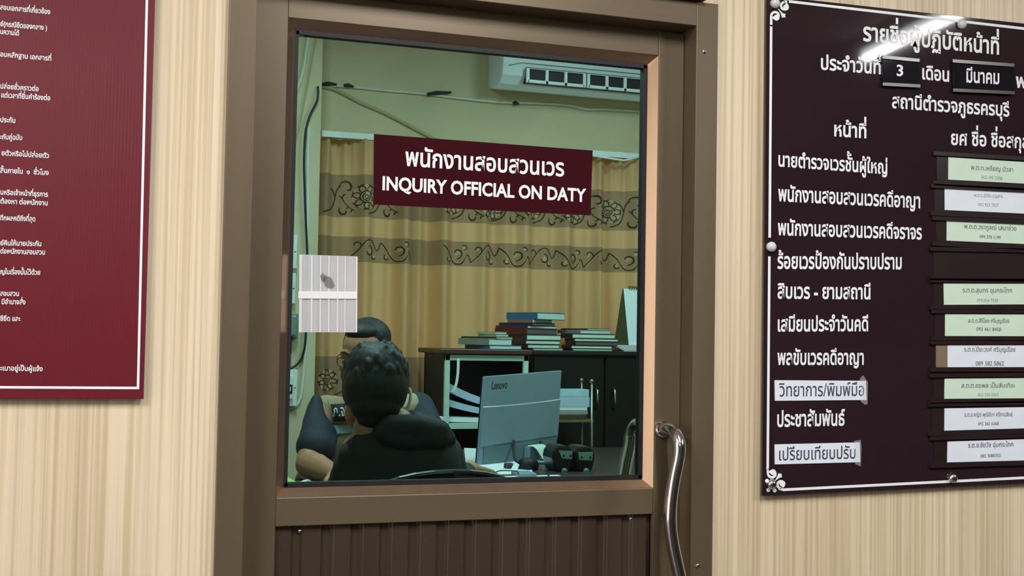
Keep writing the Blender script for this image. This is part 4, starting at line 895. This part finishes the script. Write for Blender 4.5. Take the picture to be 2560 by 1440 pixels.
#PEOPLE
# ------------------------------------------------------------------ the two men
SKIN = mat('skin', (172, 122, 92), .5, 0, .06, 20); SKIN2 = mat('skin_light', (182, 136, 106), .5, 0, .06, 20)
HAIR = mat('black_hair', (18, 16, 17), .62, 0, .3, 90, (1, 1, .12), .5)
def head_parts(H, hs=1.0):
    """ellipsoids of a head in its own frame (face towards -y, z up, eyes near z = 0) placed by matrix H"""
    Rm = H.to_3x3(); P = []
    def e(c, r, rot=None): P.append((H @ Vector(c), r, Rm @ rot if rot else Rm))
    def ch(pts, rad):
        for c, r, M in chain(pts, rad): P.append((H @ c, r, Rm))
    e((0, .018, .032), (.074, .092, .083)); e((0, -.012, .03), (.066, .078, .074)); e((0, -.028, -.04), (.056, .062, .07)); e((0, -.03, -.075), (.044, .05, .045))
    e((0, -.072, -.103), (.022, .018, .018)); ch([(-.045, -.03, -.085), (0, -.07, -.104), (.045, -.03, -.085)], [.018, .018, .018])
    ch([(0, -.084, .012), (0, -.098, -.012), (0, -.110, -.032)], [.0085, .010, .0135])
    for s in (-1, 1):
        e((s*.0125, -.098, -.037), (.009, .011, .0085)); e((s*.04, -.066, -.03), (.024, .022, .026))
        ch([(s*.012, -.087, .019), (s*.032, -.083, .023), (s*.052, -.066, .017)], [.009, .0095, .009])
        ch([(s*.016, -.086, .004), (s*.032, -.083, .005), (s*.044, -.074, .003)], [.0085, .0105, .0085])
        e((s*.076, .012, -.008), (.009, .02, .031), Matrix.Rotation(s*.35, 3, 'Z')); e((s*.080, .02, .006), (.007, .015, .018), Matrix.Rotation(s*.5, 3, 'Z'))
        e((s*.055, -.03, -.06), (.02, .035, .035))
    ch([(-.022, -.087, -.064), (0, -.096, -.062), (.022, -.087, -.064)], [.006, .0075, .006])
    ch([(-.018, -.086, -.075), (0, -.094, -.077), (.018, -.086, -.075)], [.006, .0085, .006])
    return P
def hand_parts(wrist, d, nrm, side, curl=.35, spread=1.0):
    """palm, four bent fingers of unequal length and a thumb leaving the side of the palm"""
    d = Vector(d).normalized(); n = Vector(nrm); n = (n-d*n.dot(d)).normalized(); s = d.cross(n)*side; P = []; w_ = Vector(wrist)
    for k, (off, ln, r) in enumerate(((.030, .072, .0092), (.0105, .080, .0095), (-.0095, .074, .0092), (-.028, .058, .008))):
        kn = w_+d*(.092-.004*abs(k-1))+s*off
        P += chain([w_+d*.01+s*off*.55, kn], [.016, .0115])
        a = 0.12; p = kn; rr = r
        for seg in (.45, .31, .24):
            dirv = (d*math.cos(a)-n*math.sin(a)+s*off*1.2*spread).normalized(); q = p+dirv*ln*seg
            P += chain([p, q], [rr, rr*.9]); p = q; rr *= .9; a += curl
    t0 = w_+d*.022+s*.026; t1 = t0+(d*.6+s*.75-n*.25).normalized()*.036; t2 = t1+(d*.9+s*.25-n*.3).normalized()*.032; t3 = t2+(d*.95-n*.3).normalized()*.022
    P += chain([w_+d*.012+s*.01, t0], [.016, .014])+chain([t0, t1], [.0135, .0115])+chain([t1, t2], [.0112, .0098])+chain([t2, t3], [.0098, .0082])
    return P
def ellp(c, r, M=None): return [(Vector(c), r, M)]

# ---- visitor, seen from behind
vis = thing('person', 'person in a dark hooded jacket with short black hair, seated with back to the door', 'person', (.76, .85, .07))
Ho = at(936, 975, 1.0)
HV = Matrix.Translation(Ho) @ Matrix.Rotation(R(172), 4, 'Z') @ Matrix.Rotation(R(-3), 4, 'Y') @ Matrix.Rotation(R(10), 4, 'X')
nb = at(982, 1062, .95); chest = at(1000, 1200, .97); hips = Vector((chest.x+.02, .86, .62))
Ls, Rs = at(893, 1172, .98), at(1098, 1140, 1.0)
Le, Re = at(858, 1262, 1.12), at(1128, 1222, 1.26)
Lw = Vector((Le.x+.08, 1.30, .665)); Rw = atz(1174, 1172, DT+.068)
Rw = Rw if (Rw-Re).length < .31 else Re+(Rw-Re).normalized()*.31
bp = head_parts(HV)
bp += chain([HV @ Vector((0, .02, -.06)), HV @ Vector((0, .03, -.10)), nb], [.052, .053, .058])
bp += ellp(nb+Vector((0, .02, -.06)), (.13, .075, .06))+ellp(chest+Vector((0, .0, .02)), (.15, .1, .16))+ellp(chest.lerp(hips, .5), (.14, .10, .16))+ellp(hips, (.16, .12, .12))
for S_, E_, W_, sd in ((Ls, Le, Lw, 1), (Rs, Re, Rw, -1)):
    bp += chain([nb+Vector((0, .01, -.05)), S_], [.05, .05])+chain([S_, E_], [.05, .04])+chain([E_, W_], [.04, .028])
bp += hand_parts(Lw, (.75, .55, -.2), (0, .1, 1), 1, .3)
bp += hand_parts(Rw, (.80, .56, -.24), (.1, .25, 1), -1, .28)
for s in (-1, 1):
    hp_ = hips+Vector((s*.09, 0, -.03)); kn = Vector((hips.x+s*.12, hips.y+.40, .56)); an = Vector((hips.x+s*.12, hips.y+.36, .15))
    bp += chain([hp_, kn], [.075, .052])+chain([kn, an], [.052, .036])+chain([an+Vector((0, -.03, -.035)), an+Vector((0, .16, -.05))], [.036, .026])
blobmesh('body', bp, .0045, 6, SKIN2, vis)
JK = mat('dark_jacket', (33, 38, 40), .8, 0, .16, 30, bump=.1)
jp = ellp(nb+Vector((0, .0, -.075)), (.145, .088, .062))+ellp(chest+Vector((0, -.005, .02)), (.168, .115, .17))+ellp(chest.lerp(hips, .5), (.165, .118, .18))+ellp(hips+Vector((0, 0, .03)), (.175, .13, .11))
for S_, E_, W_ in ((Ls, Le, Lw), (Rs, Re, Rw)):
    jp += chain([nb+Vector((0, 0, -.06)), S_], [.058, .066])+chain([S_, S_.lerp(E_, .5), E_], [.066, .064, .058])+chain([E_, E_.lerp(W_, .45), W_.lerp(E_, .22)], [.058, .046, .036])
jp += [(c+Vector((0, 0, 0)), r, M) for c, r, M in chain([nb+Vector((-.065, .03, -.012)), nb+Vector((-.03, -.045, -.012)), nb+Vector((.04, -.05, -.008)), nb+Vector((.075, .03, -.006))], [.028, .03, .03, .028])]
blobmesh('jacket', jp, .008, 7, JK, vis)
hd = chain([at(938, 1082, .93), at(978, 1066, .875), at(1040, 1068, .865), at(1095, 1078, .89), at(1118, 1098, .93)], [.022, .032, .036, .034, .026])
hd += ellp(at(1030, 1092, .875), (.088, .036, .038))+ellp(at(985, 1082, .88), (.055, .034, .028))+ellp(at(1085, 1096, .885), (.05, .033, .034))
blobmesh('hood', hd, .006, 6, JK, vis)
tp = ellp(hips, (.172, .128, .10))
for s in (-1, 1):
    hp_ = hips+Vector((s*.09, 0, -.03)); kn = Vector((hips.x+s*.12, hips.y+.40, .56)); an = Vector((hips.x+s*.12, hips.y+.36, .15)); tp += chain([hp_, kn], [.084, .062])+chain([kn, an], [.062, .05])
TRS = mat('dark_trousers', (40, 42, 52), .8); SHOE = mat('black_shoe', (20, 18, 18), .4)
blobmesh('trousers', tp, .012, 5, TRS, vis)
for s in (-1, 1):
    an = Vector((hips.x+s*.12, hips.y+.36, .15)); blobmesh('shoe', chain([an+Vector((0, -.035, -.04)), an+Vector((0, .08, -.045)), an+Vector((0, .18, -.05))], [.042, .038, .032]), .008, 4, SHOE, vis)
def hair_parts(H, lst):
    Rm = H.to_3x3(); return [(H @ Vector(c), r, Rm) for c, r in lst]
hv = [((0, .024, .045), (.084, .098, .082)), ((0, .05, -.002), (.085, .082, .088)), ((0, .066, -.052), (.066, .056, .048)), ((-.02, -.02, .075), (.058, .065, .048)), ((.02, -.02, .075), (.058, .065, .048)), ((.066, .02, .012), (.022, .056, .062)), ((-.066, .02, .012), (.022, .056, .062)), ((0, .062, -.082), (.05, .046, .032))]
rnd = random.Random(3)
for k in range(110):
    a = rnd.uniform(0, 6.28); t = rnd.uniform(-.55, 1.2); v = Vector((math.cos(a)*math.cos(t), math.sin(a)*math.cos(t), math.sin(t)))
    if v.y < -.35 and v.z < .55: continue
    hv.append(((v.x*.081, .026+v.y*.093, .030+v.z*.089), (.010, .011, .02)))
hair = blobmesh('hair', hair_parts(HV, hv), .004, 3, HAIR, vis)
mb = MB(); pts = smoothpath([HV @ Vector((-.070, -.05, -.05)), HV @ Vector((-.083, -.005, -.012)), HV @ Vector((-.089, .022, .006)), HV @ Vector((-.094, .036, -.012)), HV @ Vector((-.090, .036, -.040)), HV @ Vector((-.082, .022, -.056))], 6)
mb.tube(pts, .0042, 8); mb.build('mask_strap', mat('white_elastic', (226, 224, 226), .7), vis)

# ---- officer behind the desk, facing the visitor
off = thing('person', 'person in a khaki and navy uniform with thin glasses, seated behind the desk looking down', 'person', (.97, 2.15, .07))
Ho = at(911, 888, 1.9)
HO = Matrix.Translation(Ho) @ Matrix.Rotation(R(-36), 4, 'Z') @ Matrix.Rotation(R(2), 4, 'Y') @ Matrix.Rotation(R(12), 4, 'X')
nb = at(922, 992, 1.99); chest = at(922, 1115, 2.04); hips = Vector((chest.x+.02, 2.12, .62))
Rs_, Ls_ = at(802, 1028, 2.03), at(1045, 1022, 2.06)
Re_, Le_ = at(772, 1160, 1.83), at(1098, 1160, 1.92)
Rw_ = atz(835, 1186, DT+.04); Lw_ = atz(1010, 1186, DT+.04); Lw_ = Vector((Lw_.x, Lw_.y, Lw_.z))
bp = head_parts(HO)+chain([HO @ Vector((0, .02, -.06)), HO @ Vector((0, .03, -.1)), nb], [.055, .056, .062])
bp += ellp(nb+Vector((0, .02, -.06)), (.14, .075, .06))+ellp(chest+Vector((0, .01, 0)), (.155, .105, .18))+ellp(chest.lerp(hips, .55), (.15, .12, .17))+ellp(hips, (.165, .13, .12))
for S_, E_, W_ in ((Rs_, Re_, Rw_), (Ls_, Le_, Lw_)):
    bp += chain([nb+Vector((0, .01, -.05)), S_], [.05, .052])+chain([S_, E_], [.054, .046])+chain([E_, E_.lerp(W_, .3), W_], [.046, .047, .031])
bp += hand_parts(Rw_, (.35, -.93, -.1), (0, 0, 1), 1, .35)+hand_parts(Lw_, (-.35, -.93, -.1), (0, 0, 1), -1, .35)
for s in (-1, 1):
    hp_ = hips+Vector((s*.09, 0, -.03)); kn = Vector((hips.x+s*.13, hips.y-.42, .57)); an = Vector((hips.x+s*.13, hips.y-.38, .15))
    bp += chain([hp_, kn], [.075, .052])+chain([kn, an], [.052, .036])+chain([an+Vector((0, .03, -.035)), an+Vector((0, -.16, -.05))], [.036, .026])
blobmesh('body', bp, .0045, 6, SKIN, off)
KHAKI = mat('khaki_cloth', (166, 144, 112), .8, 0, .08, 25, bump=.06); NAVYC = mat('navy_cloth', (34, 40, 54), .75, 0, .12, 25, bump=.06)
sp_ = ellp(nb+Vector((0, .0, -.07)), (.125, .085, .062))+ellp(chest+Vector((0, 0, .02)), (.178, .125, .18))+ellp(chest.lerp(hips, .5), (.178, .14, .19))+ellp(hips+Vector((0, 0, .03)), (.18, .14, .10))
sp_ += chain([nb+Vector((-.062, .01, .006)), nb+Vector((-.03, -.06, -.02)), nb+Vector((.03, -.06, -.02)), nb+Vector((.062, .01, .006))], [.018, .018, .018, .018])
sp_ += chain([nb+Vector((0, 0, -.06)), nb.lerp(Rs_, .88)], [.05, .054])+chain([nb+Vector((0, 0, -.06)), nb.lerp(Ls_, .88)], [.05, .054])
shirt = blobmesh('shirt', sp_, .008, 6, KHAKI, off)
YS = chest.y
for nm, pth, rd in (('viewer left', [(791, 998, 2.01), (791, 1022, 2.0), (790, 1060, 1.97), (796, 1094, 1.92), (790, 1116, 1.88)], [.02, .034, .05, .066, .068]), ('viewer right', [nb.lerp(Ls_, .8), Ls_, Ls_.lerp(Le_, .4), Ls_.lerp(Le_, .8)], [.045, .062, .066, .064])):
    blobmesh('sleeve', chain([p_ if isinstance(p_, Vector) else at(*p_) for p_ in pth], rd), .008, 6, NAVYC, off, label='navy blue sleeve')
tp = ellp(hips, (.177, .138, .10))
for s in (-1, 1):
    hp_ = hips+Vector((s*.09, 0, -.03)); kn = Vector((hips.x+s*.13, hips.y-.42, .57)); an = Vector((hips.x+s*.13, hips.y-.38, .15)); tp += chain([hp_, kn], [.084, .062])+chain([kn, an], [.062, .05])
blobmesh('trousers', tp, .012, 5, TRS, off)
for s in (-1, 1):
    an = Vector((hips.x+s*.13, hips.y-.38, .15)); blobmesh('shoe', chain([an+Vector((0, .035, -.04)), an+Vector((0, -.08, -.045)), an+Vector((0, -.18, -.05))], [.042, .038, .032]), .008, 4, SHOE, off)
ho = [((0, .034, .052), (.080, .088, .074)), ((0, .05, 0), (.079, .074, .082)), ((0, .066, -.045), (.06, .05, .04)), ((0, -.012, .085), (.056, .062, .036)), ((.068, .025, .02), (.016, .045, .055)), ((-.068, .025, .02), (.016, .045, .055))]
blobmesh('hair', hair_parts(HO, ho), .0045, 3, HAIR, off)
Rm = HO.to_3x3()
EYEW = mat('eye_white', (206, 200, 192), .2); IRIS = mat('dark_iris', (26, 18, 14), .15)
for s in (-1, 1):
    mb = MB(); mb.ell(HO @ Vector((s*.031, -.0815, .0)), .0115, .0125, .0085, 16, 10, 0, Rm); ey = mb.build('eye', EYEW, off)
    mb = MB(); mb.ell(HO @ Vector((s*.031, -.0925, -.003)), .005, .0025, .005, 12, 8, 0, Rm); mb.build('iris', IRIS, ey)
    mb = MB(); mb.tube([HO @ Vector(q) for q in ((s*.012, -.0965, .022), (s*.03, -.0935, .029), (s*.05, -.077, .024))], [.003, .0042, .0022], 8); mb.build('eyebrow', HAIR, off)
gl = MB()
for s in (-1, 1):
    gl.tube([HO @ Vector((s*.032+.025*math.cos(t*math.pi/10), -.104+.006*abs(math.cos(t*math.pi/10)), -.004+.017*math.sin(t*math.pi/10))) for t in range(21)], .0013, 8, caps=False)
    gl.tube([HO @ Vector(q) for q in ((s*.057, -.097, .002), (s*.074, -.06, .004), (s*.081, .0, .006), (s*.083, .02, -.006))], .0014, 8)
gl.tube([HO @ Vector((-.008, -.1045, 0)), HO @ Vector((0, -.108, .003)), HO @ Vector((.008, -.1045, 0))], .0013, 8)
glo = gl.build('glasses', GASKET, off)
LENS = m_sheet('clear_lens', .07, (.6, .62, .62))
for s in (-1, 1):
    mb = MB(); mb.prism([HO @ Vector((s*.032+.0245*math.cos(t*math.pi/10), -.103+.006*abs(math.cos(t*math.pi/10)), -.004+.0165*math.sin(t*math.pi/10))) for t in range(20)], Rm @ Vector((0, .0012, 0))); mb.build('lens', LENS, glo)
# patches that lie on the shirt front
bv = BVHTree.FromPolygons([v.co+ORG['person.001'] if 'person.001' in ORG else v.co+ORG[off.name] for v in shirt.data.vertices], [p.vertices[:] for p in shirt.data.polygons])
def onshirt(x, z, o=.004):
    h = bv.ray_cast(Vector((x, 1.4, z)), Vector((0, 1, 0)))
    return Vector((x, (h[0].y if h[0] else chest.y-.11)-o, z))
def patch(q, Yg, name, mt, o, label=None, n=8):
    c = [at(x, y, Yg) for x, y in q]; vs = []
    for j in range(n+1):
        for i in range(n+1):
            a = c[0].lerp(c[1], i/n); b_ = c[3].lerp(c[2], i/n); p_ = a.lerp(b_, j/n); vs.append(onshirt(p_.x, p_.z, o))
    mb = MB(); k = len(vs); w = n+1
    mb.add(vs+[v+Vector((0, .003, 0)) for v in vs], [[j*w+i, j*w+i+1, (j+1)*w+i+1, (j+1)*w+i] for j in range(n) for i in range(n)]+[[k+j*w+i, k+j*w+i+1, k+(j+1)*w+i+1, k+(j+1)*w+i] for j in range(n) for i in range(n)], 0, True)
    return mb.build(name, mt, off, label=label)
Yg = chest.y-.12
patch([(828, 1001), (935, 994), (942, 1052), (840, 1062)], Yg, 'chest_pocket', KHAKI, .004)
patch([(833, 1013), (940, 1004), (946, 1046), (842, 1056)], Yg, 'name_patch', mat('black_patch', (24, 22, 30), .7), .009, 'black name patch with white letters')
patch([(831, 1067), (940, 1054), (944, 1076), (834, 1088)], Yg, 'reflective_band', mat('pale_teal_cloth', (150, 186, 178), .5), .006, 'pale teal band')
mb = MB(); a_, b_ = at(838, 1043, Yg), at(945, 1031, Yg)
text(mb, 'ภ.จว.นครราชสีมา', a_, b_-a_, (0, 0, 1), (b_-a_).length*1.25, .028, off=.014)
mb.v = [onshirt(v.x, v.z, .0105) for v in mb.v]; mb.build('lettering', WHITE, off)

# chairs
def chair(label, x, y, s, back_top):
    t = thing('office_chair', label, 'chair', (x, y, .07)); BP = mat('black_chair_plastic', (18, 20, 24), .4, 0, .1)
    mb = MB(); mb.box(x-.23, x+.23, y-.22, y+.22, .45, .50); mb.build('seat', BP, t, bevel=.02)
    mb = MB(); N = 14; pts = []
    for i in range(N+1):
        a = math.pi*i/N; pts.append((x-.20*math.cos(a)*(1 if abs(math.cos(a)) < .98 else 1), back_top-.12+.12*math.sin(a)**.6))
    poly = [(x-.18, .56)]+pts+[(x+.18, .56)]
    yb = y-s*.26
    mb.prism([(q[0], yb+s*.05*((q[0]-x)/.2)**2, q[1]) for q in poly], (0, -s*.022, 0)); mb.build('backrest', BP, t, bevel=.008)
    for sx in (-1, 1):
        mb = MB(); xx = x+sx*.235
        mb.tube(smoothpath([(xx, yb+s*.04, .52), (xx, yb+s*.02, .73), (xx, yb+s*.09, .80), (xx, y+s*.10, .80), (xx, y+s*.17, .74), (xx, y+s*.16, .5)], 6), .016, 10); mb.build('armrest', BP, t)
    mb = MB(); mb.tube([(x, y, .14), (x, y, .45)], .03, 14); mb.build('column', CHROME, t)
    for k in range(5):
        a = k*2*math.pi/5; mb = MB(); e_ = Vector((x+.26*math.cos(a), y+.26*math.sin(a), .125)); mb.tube([(x, y, .15), e_], [.024, .016], 8); lg = mb.build('leg', BP, t)
        mb = MB(); mb.tube([(e_.x-.012*math.sin(a), e_.y+.012*math.cos(a), .096), (e_.x+.012*math.sin(a), e_.y-.012*math.cos(a), .096)], .026, 12); mb.build('caster', BP, lg)
bt = at(1040, 1166, .66).z
chair('black glossy office chair with arms under the man with his back to the door', .80, .86, 1, bt)
chair('black office chair under the uniformed man behind the desk', .97, 2.22, -1, 1.02)
